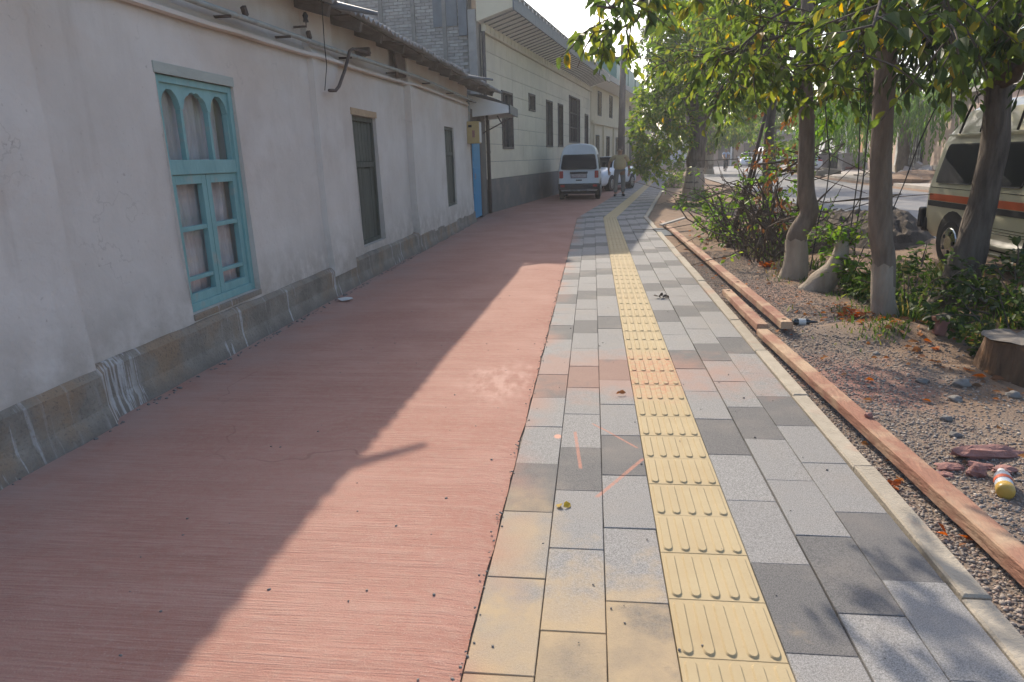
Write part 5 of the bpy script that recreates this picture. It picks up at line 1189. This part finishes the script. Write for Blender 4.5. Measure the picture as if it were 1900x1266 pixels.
# big whitewashed tree by the bend
tr = trunk_mb([(3.30, 23.95, -.1), (3.34, 23.95, .15), (3.38, 23.95, 1.0), (3.42, 23.95, 2.05), (3.38, 23.95, 3.0), (3.3, 24, 4.2)], [.40, .345, .30, .27, .24, .15], 16, wob=.25)
pa = trunk_mb([(3.30, 23.95, -.1), (3.34, 23.95, .15), (3.38, 23.95, 1.0)], [.405, .35, .305], 16, wob=.25, jag=.05)
cr = Crown(41)
for c_, rd, n_ in (((3.0, 23.4, 4.6), (1.5, 1.6, 1.2), 210), ((2.2, 23.3, 2.4), (.85, 1.0, 1.1), 150), ((4.5, 23.8, 3.9), (1.0, 1.3, 1.3), 170), ((2.4, 24.6, 3.4), (.9, 1.1, 1.0), 100), ((1.9, 23.4, 1.35), (.42, .5, .55), 36), ((3.4, 24, 6), (1.6, 1.7, 1.3), 140), ((3.9, 21.0, 5.6), (1.7, 1.9, .9), 120)): cr.blob(c_, rd, int(n_*1.5), 13, .36, .165, .35, .1)
for e in ((2.3, 23.4, 2.6), (4.4, 23.8, 3.3), (2.5, 24.5, 3.6), (3.0, 23.5, 4.8)): cr.wood.tube([(3.4, 23.95, 2.2), ((3.4+e[0])/2, (23.95+e[1])/2, e[2]-.3), e], [.12, .08, .03], 7)
plant('whitewashed_tree', 'big leafy tree with thick whitewashed trunk at the bend of the path', 'tree', (3.34, 23.95, -.05), cr, 'leaf_green', tr, 'bark2', None, 0, 1.0, None, pa)
# tall dark tree behind it
tr = trunk_mb([(5.0, 36, -.1), (5.0, 36, 2), (4.6, 36, 4), (4.4, 36, 7)], [.3, .26, .2, .1]); cr = Crown(43)
for c_, rd, n_ in (((4.0, 36, 7.0), (1.3, 1.5, 1.8), 190), ((4.6, 36, 9.4), (1.6, 1.6, 1.8), 170), ((3.5, 35.6, 5.6), (.8, .9, .9), 60), ((5.6, 36, 6.2), (1.2, 1.4, 1.8), 120)): cr.blob(c_, rd, n_, 12, .6, .26, .9)
plant('tall_dark_tree', 'tall dark leaved tree rising behind the whitewashed tree', 'tree', (5.0, 36, -.05), cr, 'leaf_dark', tr, 'bark', None, 0, .6)
tr = trunk_mb([(8.3, 52, -.1), (8.3, 52, 1.6), (8.4, 52, 3)], [.36, .30, .24]); pa = trunk_mb([(8.3, 52, -.1), (8.3, 52, 1.5)], [.365, .305], 14, .35, .08); cr = Crown(44)
for c_, rd, n_ in (((8.6, 51.5, 4.2), (2.2, 2, 2.2), 190), ((7.2, 52, 3.0), (1.4, 1.4, 1.4), 90), ((9.6, 51, 3.6), (1.3, 1.3, 1.3), 70)): cr.blob(c_, rd, n_, 12, .7, .3, .6)
plant('street_tree', 'smaller whitewashed tree behind the big one, beside the cyclist', 'tree', (8.3, 52, -.05), cr, 'leaf_green', tr, 'bark', None, 0, 1.0, None, pa)
# willow across the road
tr = trunk_mb([(16.2, 39.2, 0), (16.1, 39.2, 2), (15.9, 39.2, 4)], [.3, .26, .2]); cr = Crown(51)
for i in range(460):
    a = cr.r.uniform(0, 6.28); q = cr.r.random()**.5*4.6; z = 5.0-.05*q*q+cr.r.gauss(0, .3)
    p0 = (15.2+q*math.cos(a), 38.5+q*math.sin(a)*1.3, z); cr.twig(p0, (math.cos(a)*.3, math.sin(a)*.3, -1), cr.r.uniform(1.5, 3.3), 38, .24, 1.6, .006, .35, i % 4 == 0)
for e in ((13.5, 37, 5.2), (17.8, 38, 5.4), (15, 35.5, 5.3), (15.5, 41.5, 5.2)): cr.wood.tube([(15.9, 39.2, 3.4), ((15.9+e[0])/2, (39.2+e[1])/2, 5.0), e], [.15, .1, .04], 6)
plant('weeping_willow', 'bright green weeping willow across the road above the beige minibus', 'tree', (16.2, 39.2, 0), cr, 'leaf_willow', tr, 'bark', None, 0, .42)
# trees that close the view across the road and at the end of the street
def bgtree(seed, H, m_, lab, loc):
    tr = trunk_mb([(0, 0, -.1), (.1, 0, H*.2), (0, 0, H*.5)], [.3, .25, .15], 8); cr = Crown(seed); r = cr.r
    for k in range(7): cr.blob((r.gauss(0, H*.16), r.gauss(0, H*.16), H*(.34+.09*k)), (H*.22*(1-.08*k), H*.22*(1-.08*k), H*.16), 55, 12, H*.09, H*.045, .5)
    t = plant('background_tree', lab, 'tree', (0, 0, 0), cr, m_, tr, 'bark', 'trees beyond the road'); t.location = loc; return t
spots = [((13, 96, 0), 9, 'leaf_green', 'green tree above the red roof edge of the far building'), ((22, 98, 0), 11, 'leaf_dark', 'dark tree behind the right half of the far building'), ((4, 84, 0), 7, 'leaf_green', 'round green tree beyond the white garden wall'),
         ((30, 92, 0), 10, 'leaf_green', 'green tree behind the long far house'), ((21.5, 62, 0), 8, 'leaf_dark', 'dark tree over the roof of the long far house'), ((24, 50, 0), 9, 'leaf_green', 'green tree rising behind the grey shop house'),
         ((24, 38, 0), 9, 'leaf_dark', 'dark tree behind the pale gated house'), ((26, 28, 0), 10, 'leaf_green', 'green tree behind the beige minibus and the pale house'), ((14.2, 58, .1), 6.5, 'leaf_green', 'small green street tree on the far pavement by the concrete boxes'), ((9, 108, 0), 11, 'leaf_dark', 'dark tree at the very end of the street')]
protos = {}
for i, (loc, H, m_, lab) in enumerate(spots):
    if m_ not in protos: protos[m_] = (bgtree(60+i, H, m_, lab, loc), H)
    else:
        t0, H0 = protos[m_]; c_ = copy_tree(t0); c_.location = loc; c_.scale = [H/H0]*3; c_.rotation_euler = (0, 0, i*1.3); c_['label'] = lab
# vine thicket
cr = Crown(71); r = cr.r; t = MB()
for i in range(120):
    y = r.uniform(9.4, 12.8); x = r.uniform(2.15, 2.75+.22*(y-9.4)); z = gh(x, y); h_ = r.uniform(.5, 2.1)*(1-.25*abs(x-2.9))
    p = Vector((x, y, z-.03)); pts_ = [p]; d = Vector((r.gauss(0, .35), r.gauss(0, .3), 1))
    for k in range(6): d = (d+Vector((r.gauss(0, .35), r.gauss(0, .35), r.gauss(0, .25)))).normalized(); p = p+d*h_/6; pts_.append(p)
    cr.wood.tube(pts_, [r.uniform(.006, .016)]*5+[.005, .004], 5, cap=False)
    if r.random() < .62: cr.twig(pts_[r.choice((2, 4, 5, 6))], d, .35, r.randint(4, 10), .085, .4, .004)
for i in range(40):
    a = Vector((r.uniform(2.2, 3.4), r.uniform(9.6, 12.4), r.uniform(.1, 1.6))); cr.wood.tube([a, a+Vector((r.gauss(0, .4), r.gauss(0, .3), r.gauss(0, .2))), a+Vector((r.gauss(0, .7), r.gauss(0, .5), r.gauss(-.2, .3)))], [.009, .008, .004], 5, cap=False)
cr.blob((2.35, 12.3, .30), (.35, .4, .4), 34, 9, .25, .085, .3, 0); cr.blob((2.75, 11.3, 1.05), (.5, .5, .35), 30, 9, .25, .085, .4, 0); cr.blob((3.2, 9.9, 2.15), (.45, .6, .4), 40, 9, .3, .085, .5, 0); cr.blob((2.9, 9.3, .3), (.3, .4, .3), 24, 8, .25, .08, .3, 0)
th = plant('vine_thicket', 'tangled thicket of dry vines and bright leaves beside the slender tree', 'thicket', (2.8, 11, -.05), cr, 'leaf_bright', None, 'bark', None, 0, 1.3, None, None, 'foliage')
dry = Crown(72)
for i in range(60): dry.twig((r.uniform(2.3, 3.0), r.uniform(9.3, 12.2), r.uniform(.3, 2.0)), (r.gauss(0, 1), r.gauss(0, 1), r.gauss(-.3, .5)), .3, 7, .07, .8, .004)
o = bpy.data.objects.new('dry_foliage', dry.mesh_of('dry_foliage', dry.arrays(), M['leaf_brown'], (2.8, 11, -.05))); COL.objects.link(o); o.parent = th; o['kind'] = 'stuff'
for a, b, rr_ in (((2.20, 11.5, -.05), (2.68, 11.5, 2.15), .035), ((2.32, 11.9, -.05), (2.60, 11.4, 1.5), .025), ((3.10, 10.9, -.1), (3.02, 10.9, 2.3), .045), ((2.6, 11.4, .95), (3.1, 10.9, 1.35), .02), ((2.4, 11.3, 1.25), (3.05, 10.8, 1.33), .02)): MB().tube([a, ((a[0]+b[0])/2+.03, (a[1]+b[1])/2, (a[2]+b[2])/2), b], [rr_, rr_*.9, rr_*.75], 8).build('pole', M['twig'], th, smooth=True)
# hanging stems
for lab, pts_ in (('thin dark cable hanging left of the slim tree near the earth heap', [(2.62, 8.9, 2.6), (2.78, 8.7, 1.3), (2.74, 8.6, 1.0), (2.65, 8.5, .68), (2.6, 8.5, .05)]), ('left one of two thin cables hanging close together by the slim tree', [(2.95, 8.6, 2.8), (2.99, 8.5, 1.9), (3.04, 8.5, 1.2), (3.02, 8.5, .6), (3.0, 8.5, -.1)]),
                  ('right one of two thin cables hanging close together by the slim tree', [(3.05, 8.6, 2.9), (3.09, 8.5, 1.9), (3.10, 8.5, 1.1), (3.08, 8.5, .5), (3.1, 8.5, -.1)]), ('thin cable swinging between the slim tree and the minibus', [(3.75, 8.0, 2.4), (3.66, 8.5, 1.5), (3.55, 8.5, 1.05), (3.4, 8.4, .7), (3.15, 8.4, .35), (3.05, 8.4, -.05)])):
    w_ = thing('hanging_cable', lab, 'cable', pts_[0], 0, 'thin cables hanging from the trees'); MB().tube(pts_, .007, 5).build('strand', M['black'], w_)
t = thing('earth_heap', 'dark heap of dug earth at the road edge behind the slim trees', 'earth heap', (4.55, 12.6, 0)); m = MB(); NN = 34
for j in range(NN):
    for i in range(NN):
        a, b = i/(NN-1)*2-1, j/(NN-1)*2-1; p_ = Vector((4.55+a*1.15, 12.6+b*1.7, 0)); e = max(0, 1-(a*a+b*b)); m.v.append((p_.x, p_.y, gh(p_.x, p_.y)-.05+.48*e**.9*(1+.25*mn.noise(p_*1.7))+.09*mn.noise(p_*6)*min(1, e*3)+.05*mn.noise(p_*12)*min(1, e*3)))
for j in range(NN-1):
    for i in range(NN-1): m.f.append((j*NN+i, j*NN+i+1, (j+1)*NN+i+1, (j+1)*NN+i)); m.m.append(0)
m.build('mound', mat('dark_dug_earth', (.13, .10, .075), (.075, .058, .045), 9, .95, 1, 45), t)
# dark trunk rising behind the thicket
tr = trunk_mb([(3.25, 13.3, -.15), (3.22, 13.3, .3), (3.15, 13.3, 1.7), (3.2, 13.4, 3.0), (3.0, 13.6, 4.6)], [.13, .10, .085, .07, .04], 12, wob=.15); cr = Crown(27)
for c_, rd, n_ in (((2.9, 14.0, 4.4), (1.1, 1.5, .8), 130), ((3.9, 13.4, 4.0), (1.0, 1.3, .8), 110), ((3.5, 15.6, 5.0), (1.2, 1.4, .8), 100), ((4.7, 15.4, 4.7), (1.0, 1.5, .7), 90), ((3.4, 12.6, 3.1), (.7, .7, .5), 60)): cr.blob(c_, rd, n_, 12, .4, .12, .6)
for e in ((2.9, 14.0, 4.4), (3.9, 13.4, 4.0), (3.5, 15.6, 5.0), (4.7, 15.4, 4.7)): cr.wood.tube([(3.2, 13.4, 2.6), ((3.2+e[0])/2, (13.4+e[1])/2, e[2]-.4), e], [.05, .035, .012], 6)
plant('young_walnut_tree', 'dark thin trunked tree rising straight behind the vine thicket', 'tree', (3.25, 13.3, -.05), cr, 'leaf_green', tr, 'bark2', 'slender trees on the verge', 0, 1.0, lit_path)
# stub of a cut trunk with new shoots
t = trunk_mb([(2.42, 7.85, -.12), (2.52, 7.82, .02), (2.64, 7.8, .2), (2.70, 7.8, .40), (2.68, 7.8, .52)], [.15, .135, .10, .075, .06], wob=.3); cr = Crown(81)
for i in range(34): cr.twig((2.7+cr.r.gauss(0, .05), 7.8, .45), (cr.r.gauss(0, .8), cr.r.gauss(0, .6), .7), cr.r.uniform(.2, .42), 8, .055, .3, .004)
for i in range(26): cr.twig((2.82+cr.r.gauss(0, .07), 7.7, .02+cr.r.random()*.3), (cr.r.gauss(0, .8), cr.r.gauss(-.3, .6), .5), .28, 8, .075, .3, .004)
plant('cut_tree_stub', 'leaning pale stub of a cut tree with leafy new shoots', 'tree stub', (2.5, 7.82, -.05), cr, 'leaf_bright', t, 'white_bark', None, 0, 1.2, None, None, 'shoots')
# plants one can pick out
for nm, lab, c_, rd, n_, sz, mt_ in (('weed_clump', 'bright green weed clump at the foot of the whitewashed tree', (2.95, 20.9, .12), (.42, .5, .2), 70, .10, 'leaf_bright'), ('weed_clump', 'yellow green leafy weed at the near left corner of the thicket', (2.2, 12.9, .25), (.22, .25, .35), 40, .09, 'leaf_bright'),
                                  ('roadside_shrub', 'pale green shrub at the far edge of the path beyond the bend', (4.5, 40.3, .55), (.5, .8, .6), 70, .16, 'leaf_green'), ('roadside_shrub', 'low grey green shrub next to the kerb before the far bend', (3.7, 33, .3), (.35, .5, .35), 40, .12, 'leaf_green'),
                                  ('dark_shrub', 'dark leafy shrub in the ditch between the slim tree and the minibus', (3.15, 7.0, .12), (.42, .45, .32), 70, .075, 'weed'), ('dark_shrub', 'dark shrub behind the cut stump at the right edge', (3.3, 5.55, .18), (.6, .5, .4), 110, .08, 'leaf_dark'), ('dark_shrub', 'leafy shrub under the minibus side step', (4.1, 6.9, .1), (.45, .4, .28), 60, .08, 'weed')):
    cr = Crown(int(c_[1]*10)); cr.blob(c_, rd, n_, 9, .2, sz, .2, 0)
    for k in range(7): cr.wood.tube([(c_[0]+cr.r.gauss(0, .05), c_[1], gh(c_[0], c_[1])-.03), (c_[0]+cr.r.gauss(0, rd[0]*.6), c_[1]+cr.r.gauss(0, rd[1]*.5), c_[2]+rd[2]*.4)], [.008, .004], 5)
    plant(nm, lab, 'weed' if nm == 'weed_clump' else 'shrub', (c_[0], c_[1], 0), cr, mt_, None, 'bark', None, 0, 1.2, None, None, 'foliage')
# grass blades and low weeds on the verge and in the ditch
g = np.random.default_rng(9); B = []; Fq = []
def blades(n_, fx, fy, hm):
    for _ in range(n_):
        x, y = fx(), fy(); d = mn.noise(Vector((x*1.6, y*1.6, 20)))
        if d < -.05: continue
        z = gh(x, y)-.01; a = g.uniform(0, 6.28); h_ = hm*g.uniform(.4, 1.3); w_ = .006*g.uniform(.7, 1.6); lx, ly = g.normal(0, .35, 2)*h_; b = len(B); cx_, sx_ = math.cos(a)*w_, math.sin(a)*w_
        B.extend([(x-cx_, y-sx_, z), (x+cx_, y+sx_, z), (x+cx_*.7+lx*.45, y+sx_*.7+ly*.45, z+h_*.6), (x-cx_*.7+lx*.45, y-sx_*.7+ly*.45, z+h_*.6), (x+lx, y+ly, z+h_)]); Fq.append((b, b+1, b+2, b+3)); Fq.append((b+3, b+2, b+4, b+4))
blades(5200, lambda: g.uniform(2.75, 4.4), lambda: g.uniform(4.6, 9.4), .17); blades(1300, lambda: g.normal(2.75, .3), lambda: g.uniform(5.9, 9), .07); blades(900, lambda: g.uniform(2.3, 3.4), lambda: g.uniform(9, 13), .2); blades(500, lambda: g.normal(2.5, .25), lambda: g.normal(5.6, .15), .05)
Fq = [f if f[2] != f[3] else f[:3] for f in Fq]; me = bpy.data.meshes.new('grass'); me.from_pydata(B, [], Fq); me.materials.append(M['weed']); o = bpy.data.objects.new('grass', me); COL.objects.link(o); tag(o, kind='stuff')
cr = Crown(91); r = cr.r
for i in range(420):
    x, y = r.uniform(2.75, 4.3), r.uniform(4.9, 9.2)
    if mn.noise(Vector((x*1.3, y*1.3, 33))) < -.05: continue
    cr.twig((x, y, gh(x, y)), (r.gauss(0, .7), r.gauss(0, .7), .8), r.uniform(.1, .28), 7, .06, .2, .003)
arr = cr.arrays(); o = bpy.data.objects.new('undergrowth', cr.mesh_of('undergrowth', arr, M['weed'], (0, 0, 0), 1.2)); COL.objects.link(o); tag(o, kind='stuff')
# fallen leaves
cr = Crown(95); r = cr.r
def drop(n_, fx, fy, s0, s1):
    for _ in range(n_):
        x, y = fx(), fy(); z = gh(x, y)+.012 if lat(x, y) > 1.33 else .004; a = r.uniform(0, 6.28); cr.leaf((x, y, z+r.uniform(0, .015)), (math.cos(a), math.sin(a), r.uniform(-.1, .25)), r.uniform(s0, s1))
drop(150, lambda: r.uniform(1.4, 3.2), lambda: r.uniform(2.4, 10), .03, .07); drop(120, lambda: r.gauss(2.5, .3), lambda: r.gauss(6.4, .35), .03, .07); drop(160, lambda: r.uniform(2.4, 3.6), lambda: r.uniform(4.2, 6.5), .04, .09); drop(60, lambda: r.uniform(1.5, 3.0), lambda: r.uniform(10, 16), .05, .1)
o = bpy.data.objects.new('fallen_leaves', cr.mesh_of('fallen_leaves', cr.arrays(), M['leaf_dry'], (0, 0, 0), 1.3)); COL.objects.link(o); tag(o, kind='stuff')
def leaf_heap(lab, x, y, n_, sp, sz, nm='orange_leaf_clump', mt_='leaf_orange', cat='dead leaves'):
    cr = Crown(int(x*100+y*10)); r = cr.r; z = gh(x, y) if x > 1.3 else 0
    for _ in range(n_): a = r.uniform(0, 6.28); cr.leaf((x+r.gauss(0, sp), y+r.gauss(0, sp), z+.008+abs(r.gauss(0, sp*.35))), (math.cos(a), math.sin(a), r.uniform(-.2, .8)), sz*r.uniform(.7, 1.2))
    t = thing(nm, lab, cat, (x, y, z)); o = bpy.data.objects.new('leaves', cr.mesh_of('leaves', cr.arrays(), M[mt_], (x, y, z), 1.4)); COL.objects.link(o); o.parent = t
leaf_heap('bright orange dead leaf clump at the foot of the slim near tree', 2.40, 6.42, 16, .05, .085); leaf_heap('orange dead leaf clump left of the flaring tree foot', 2.30, 9.4, 12, .045, .085); leaf_heap('curled orange leaf on the gravel between kerb and red beam', 1.345, 2.98, 7, .02, .05); leaf_heap('small tan leaf on the gravel near the bottom right corner', 1.40, 2.55, 4, .02, .04)
leaf_heap('small yellow leaf lying on the light paver', -.13, 2.64, 2, .008, .05, 'yellow_leaf', 'leaf_yellow', 'leaf'); leaf_heap('dark dried leaf clump on the right hand pavers', .72, 7.14, 6, .03, .06, 'dark_leaf_clump', 'wood', 'dead leaves'); leaf_heap('small pale leaf on the pavers beside the tactile strip', .17, 4.08, 2, .012, .04, 'yellow_leaf', 'leaf_dry', 'leaf')
# ------------------------------------------------------------------ beams, stump, bottle, stones
def holed_beam(name, lab, p0, p1, w, h, holes, tilt=0, group='red oxide beams on the verge'):
    p0, p1 = Vector(p0), Vector(p1); L_ = (p1-p0).length; t = thing(name, lab, 'beam', tuple(p0), -math.atan2(p1.x-p0.x, p1.y-p0.y), group); m = MB(); c = .006; hw = w/2; cuts = [0]
    cells = []; 
    for hy in holes: cells.append((hy-.045, hy+.045, hy))
    segs = []; cur = 0
    for a, b, hy in sorted(cells): segs.append((cur, a, None)); segs.append((a, b, hy)); cur = b
    segs.append((cur, L_, None)); zt = lambda y: h+(p1.z-p0.z)*y/L_; N_ = 14
    for a, b, hy in segs:
        if hy is None:
            n_ = max(1, int((b-a)/.25))
            for k in range(n_):
                y0_, y1_ = a+(b-a)*k/n_, a+(b-a)*(k+1)/n_; j = [.005*mn.noise(Vector((q*3, p0.x*9, s_))) for q in (y0_, y1_) for s_ in (0, 5)]
                m.add([(-hw+c+j[0], y0_, zt(y0_)), (hw-c+j[1], y0_, zt(y0_)), (hw-c+j[3], y1_, zt(y1_)), (-hw+c+j[2], y1_, zt(y1_)), (-hw+j[0], y0_, zt(y0_)-c), (-hw+j[2], y1_, zt(y1_)-c), (hw+j[1], y0_, zt(y0_)-c), (hw+j[3], y1_, zt(y1_)-c), (-hw+j[0], y0_, 0), (-hw+j[2], y1_, 0), (hw+j[1], y0_, 0), (hw+j[3], y1_, 0)], [(0, 1, 2, 3), (0, 3, 5, 4), (1, 6, 7, 2), (4, 5, 9, 8), (6, 10, 11, 7)])
        else:
            z = zt(hy); rr_ = .021; ring = [(rr_*math.cos(2*math.pi*k/N_+math.pi/4), hy+rr_*math.sin(2*math.pi*k/N_+math.pi/4)) for k in range(N_)]; sq = []
            for x, y in ring:
                dx, dy = x, y-hy; k = max(abs(dx)/(hw-c), abs(dy)/.045); sq.append((dx/k, hy+dy/k))
            bb = len(m.v); m.v += [(x, y, z) for x, y in ring]+[(x, y, z) for x, y in sq]+[(x, y, z-.06) for x, y in ring]
            for k in range(N_): k2 = (k+1) % N_; m.f += [(bb+k, bb+N_+k, bb+N_+k2, bb+k2), (bb+k, bb+k2, bb+2*N_+k2, bb+2*N_+k)]; m.m += [0, 1]
            m.f.append(tuple(bb+2*N_+k for k in range(N_))); m.m.append(1)
            for cx_, cy_ in ((1, 1), (-1, 1), (-1, -1), (1, -1)):
                co = (cx_*(hw-c), hy+cy_*.045); idx_ = min(range(N_), key=lambda q: abs(math.atan2(sq[q][1]-hy, sq[q][0])-math.atan2(co[1]-hy, co[0])))
                q2 = [(idx_-1) % N_, idx_, (idx_+1) % N_]; bq = len(m.v); m.v.append((*co, z)); m.f += [(bq, bb+N_+q2[0], bb+N_+q2[1]), (bq, bb+N_+q2[1], bb+N_+q2[2])]; m.m += [0, 0]
            for s_ in (-1, 1): m.add([(s_*(hw-c), a, z), (s_*(hw-c), b, z), (s_*hw, b, z-c), (s_*hw, a, z-c), (s_*hw, b, 0), (s_*hw, a, 0)], [(0, 1, 2, 3), (3, 2, 4, 5)])
    m.add([(-hw, 0, 0), (hw, 0, 0), (hw, 0, h-c), (hw-c, 0, h), (-hw+c, 0, h), (-hw, 0, h-c)], [(0, 1, 2, 3, 4, 5)]); m.add([(-hw, L_, 0), (hw, L_, 0), (hw, L_, zt(L_)-c), (hw-c, L_, zt(L_)), (-hw+c, L_, zt(L_)), (-hw, L_, zt(L_)-c)], [(0, 1, 2, 3, 4, 5)])
    m.build('beam_body', [M['beam'], M['dark']], t, local=True); return t
holed_beam('red_beam', 'long red oxide timber beam running out of the bottom right corner', (1.535, 1.2, .005), (1.385, 5.62, -.02), .095, .07, [])
holed_beam('red_beam', 'short red beam with one bolt hole at its far end, nearest the kerb', (1.395, 5.66, .02), (1.40, 7.25, .01), .09, .06, [1.5])
holed_beam('red_beam', 'longest red beam with several bolt holes running away along the gravel', (1.60, 5.70, .03), (1.50, 15.3, .0), .095, .06, [.10, 1.9, 4.4, 6.6])
for lab, c_, sz, a, m_ in (('pale board leaning across the far end of the red beam', (1.62, 14.3, .13), (.10, .62, .03), -1.0, 'walk'), ('small dark board lying beside the far end of the red beam', (1.36, 13.5, .0), (.22, .5, .025), .4, 'fascia')):
    t = thing('loose_board', lab, 'board', c_, a); MB().obox((0, 0, 0), sz, Matrix.Rotation(.18, 3, 'X')).build('board', M[m_], t, local=True, bevel=.004)
t = thing('red_chip', 'small red stone chip sitting on the near red beam', 'stone', (1.50, 2.98, .09)); t.location = (1.475, 3.62, .073); MB().ball((0, 0, 0), (.022, .02, .016), 8, 6, wob=.5).build('chip', M['redclay'], t, local=True)
t = thing('cut_stump', 'broad cut tree stump with flat grey top in the shade at the right edge', 'stump', (2.86, 4.80, -.05)); m = trunk_mb([(2.87, 4.8, -.15), (2.86, 4.8, .0), (2.85, 4.8, .2)], [.28, .225, .205], 28, .3); m.build('trunk', M['stumpbark'], t)
m = MB(); n_ = 22; m.add([(2.85+(.215+.02*mn.noise(Vector((math.cos(k*.2856), math.sin(k*.2856), 2))))*math.cos(2*math.pi*k/n_), 4.8+.215*math.sin(2*math.pi*k/n_), .204+.006*math.cos(k*2.3)) for k in range(n_)]+[(2.85, 4.8, .207)], [(k, (k+1) % n_, n_) for k in range(n_)]); m.build('cut_face', M['endgrain'], t)
# bottle lying on the gravel
t = thing('plastic_bottle', 'cloudy plastic bottle with orange band and yellow juice lying on the gravel', 'bottle', (1.835, 3.02, gh(1.835, 3.02)+.035)); t.rotation_euler = (0, 0, -.42)
pr_ = [(-.115, .012), (-.112, .03), (-.10, .036), (.03, .036), (.06, .033), (.085, .018), (.095, .013), (.115, .013)]
MB().tube([(0, y, 0) for y, _ in pr_], [r_ for _, r_ in pr_], 18).build('bottle_body', M['pet'], t, local=True, smooth=True); MB().tube([(0, -.02, 0), (0, .012, 0)], .0375, 18, cap=False).build('label_band', M['orangeband'], t, local=True, smooth=True); MB().tube([(0, -.1165, 0), (0, -.112, 0), (0, -.095, 0), (0, -.065, 0)], [.02, .033, .0372, .0368], 18).build('juice', M['juice'], t, local=True, smooth=True); MB().tube([(0, .105, 0), (0, .125, 0)], .016, 14).build('cap', M['whitebox'], t, local=True)
r = random.Random(12); st = [(a_, b_, c_, d_*.72) for a_, b_, c_, d_ in [('large pale rounded stone among the rubble below the stump', 2.36, 4.46, .075), ('flat grey stone in front of the large pale stone', 2.20, 4.2, .055), ('small grey stone left of the large pale stone', 2.16, 4.55, .05), ('dark stone in the gravel halfway to the bottle', 1.92, 3.62, .042), ('grey stone close under the cut stump', 2.58, 4.3, .06), ('pale stone at the foot of the earth hump', 2.12, 5.2, .035), ('flat pale stone left of the bottle row of red lumps', 1.98, 3.85, .045), ('rounded stone right of the large pale stone', 2.56, 4.05, .05)]]
for i, (lab, x, y, s_) in enumerate(st):
    t = thing('loose_stone', lab, 'stone', (x, y, gh(x, y)), 0, 'loose stones on the verge'); MB().ball((0, 0, s_*.18), (s_, s_*.8, s_*.6), 14, 9, wob=.5, seed=i).build('stone', M['stone'], t, local=True, smooth=True)
rd = [('long red stained clay lump lying above the bottle', 1.93, 3.34, (.17, .045, .035)), ('smooth round red stained stone beside the bottle', 1.80, 3.17, (.042, .035, .03)), ('flat red brick flake left of the round red stone', 1.72, 3.24, (.07, .04, .016)), ('small red flake between the red lump and the bottle', 1.85, 3.24, (.06, .03, .014)), ('red flake nearest the beam', 1.66, 3.16, (.035, .025, .014)), ('red stained stone right of the round red stone', 1.92, 3.17, (.05, .035, .02))]
for i, (lab, x, y, s_) in enumerate(rd):
    t = thing('red_stone', lab, 'stone', (x, y, gh(x, y)), r.uniform(-.4, .4), 'red stained lumps beside the bottle'); MB().ball((0, 0, s_[2]*.5), s_, 14, 8, wob=.55, seed=i+20).build('stone', M['redclay'], t, local=True)
t = thing('brick_stub', 'small broken orange brick standing on the earth hump by the stump', 'brick', (2.72, 5.55, gh(2.72, 5.55))); MB().obox((0, 0, .06), (.08, .07, .13), Matrix.Rotation(.25, 3, 'Y')).build('brick', M['redclay'], t, local=True, bevel=.012); MB().obox((-.02, 0, .14), (.10, .06, .04), Matrix.Rotation(-.3, 3, 'Y')).build('broken_piece', M['beam'], t, local=True, bevel=.01)
t = thing('dark_bottle', 'small dark glass bottle with white label on the gravel beside the red beams', 'bottle', (1.84, 6.02, gh(1.84, 6.02)+.025)); m = MB(); m.tube([(-.11, 0, 0), (-.10, 0, 0), (.02, 0, 0), (.05, 0, 0), (.10, 0, 0)], [.018, .028, .028, .012, .011], 12); m.build('bottle_body', M['glass'], t, local=True, smooth=True); MB().tube([(-.06, 0, 0), (0, 0, 0)], .0288, 12, cap=False).build('label_band', M['whitebox'], t, local=True)
t = thing('paper_scrap', 'crumpled white paper scrap on the red strip by the plinth', 'paper', (-2.66, 7.02, .01)); m = MB()
for k in range(7): a, b = 2*math.pi*k/7, 2*math.pi*(k+1)/7; m.add([(0, 0, .035), (.09*math.cos(a), .06*math.sin(a), .012+.012*math.sin(k*2.1)), (.09*math.cos(b), .06*math.sin(b), .012+.012*math.sin(k*2.1+2.1)), (.05*math.cos((a+b)/2), .04*math.sin((a+b)/2), .002)], [(0, 1, 2), (1, 3, 2)])
m.build('sheet', M['whitebox'], t, local=True)
# pebbles and crumbs on the paving and along the strip's edge
pts = []; sz = []
for _ in range(150): s = rng.uniform(1.4, 9); pts.append((-.38+rng.normal(0, .012), s, .002)); sz.append(rng.uniform(.003, .007))
for _ in range(130): pts.append((rng.uniform(-1.9, 1.1), 1.4+6*rng.random()**1.5, .002)); sz.append(rng.uniform(.003, .007))
for _ in range(380): y = rng.uniform(2, 16); pts.append((-2.80+abs(rng.normal(0, .03)), y, .003)); sz.append(rng.uniform(.005, .016))
V, F = pebbles(np.array(pts), np.array(sz)); o = bpy.data.objects.new('crumbs', tri_mesh('crumbs', V, F, M['stone'])); COL.objects.link(o); tag(o, kind='stuff')
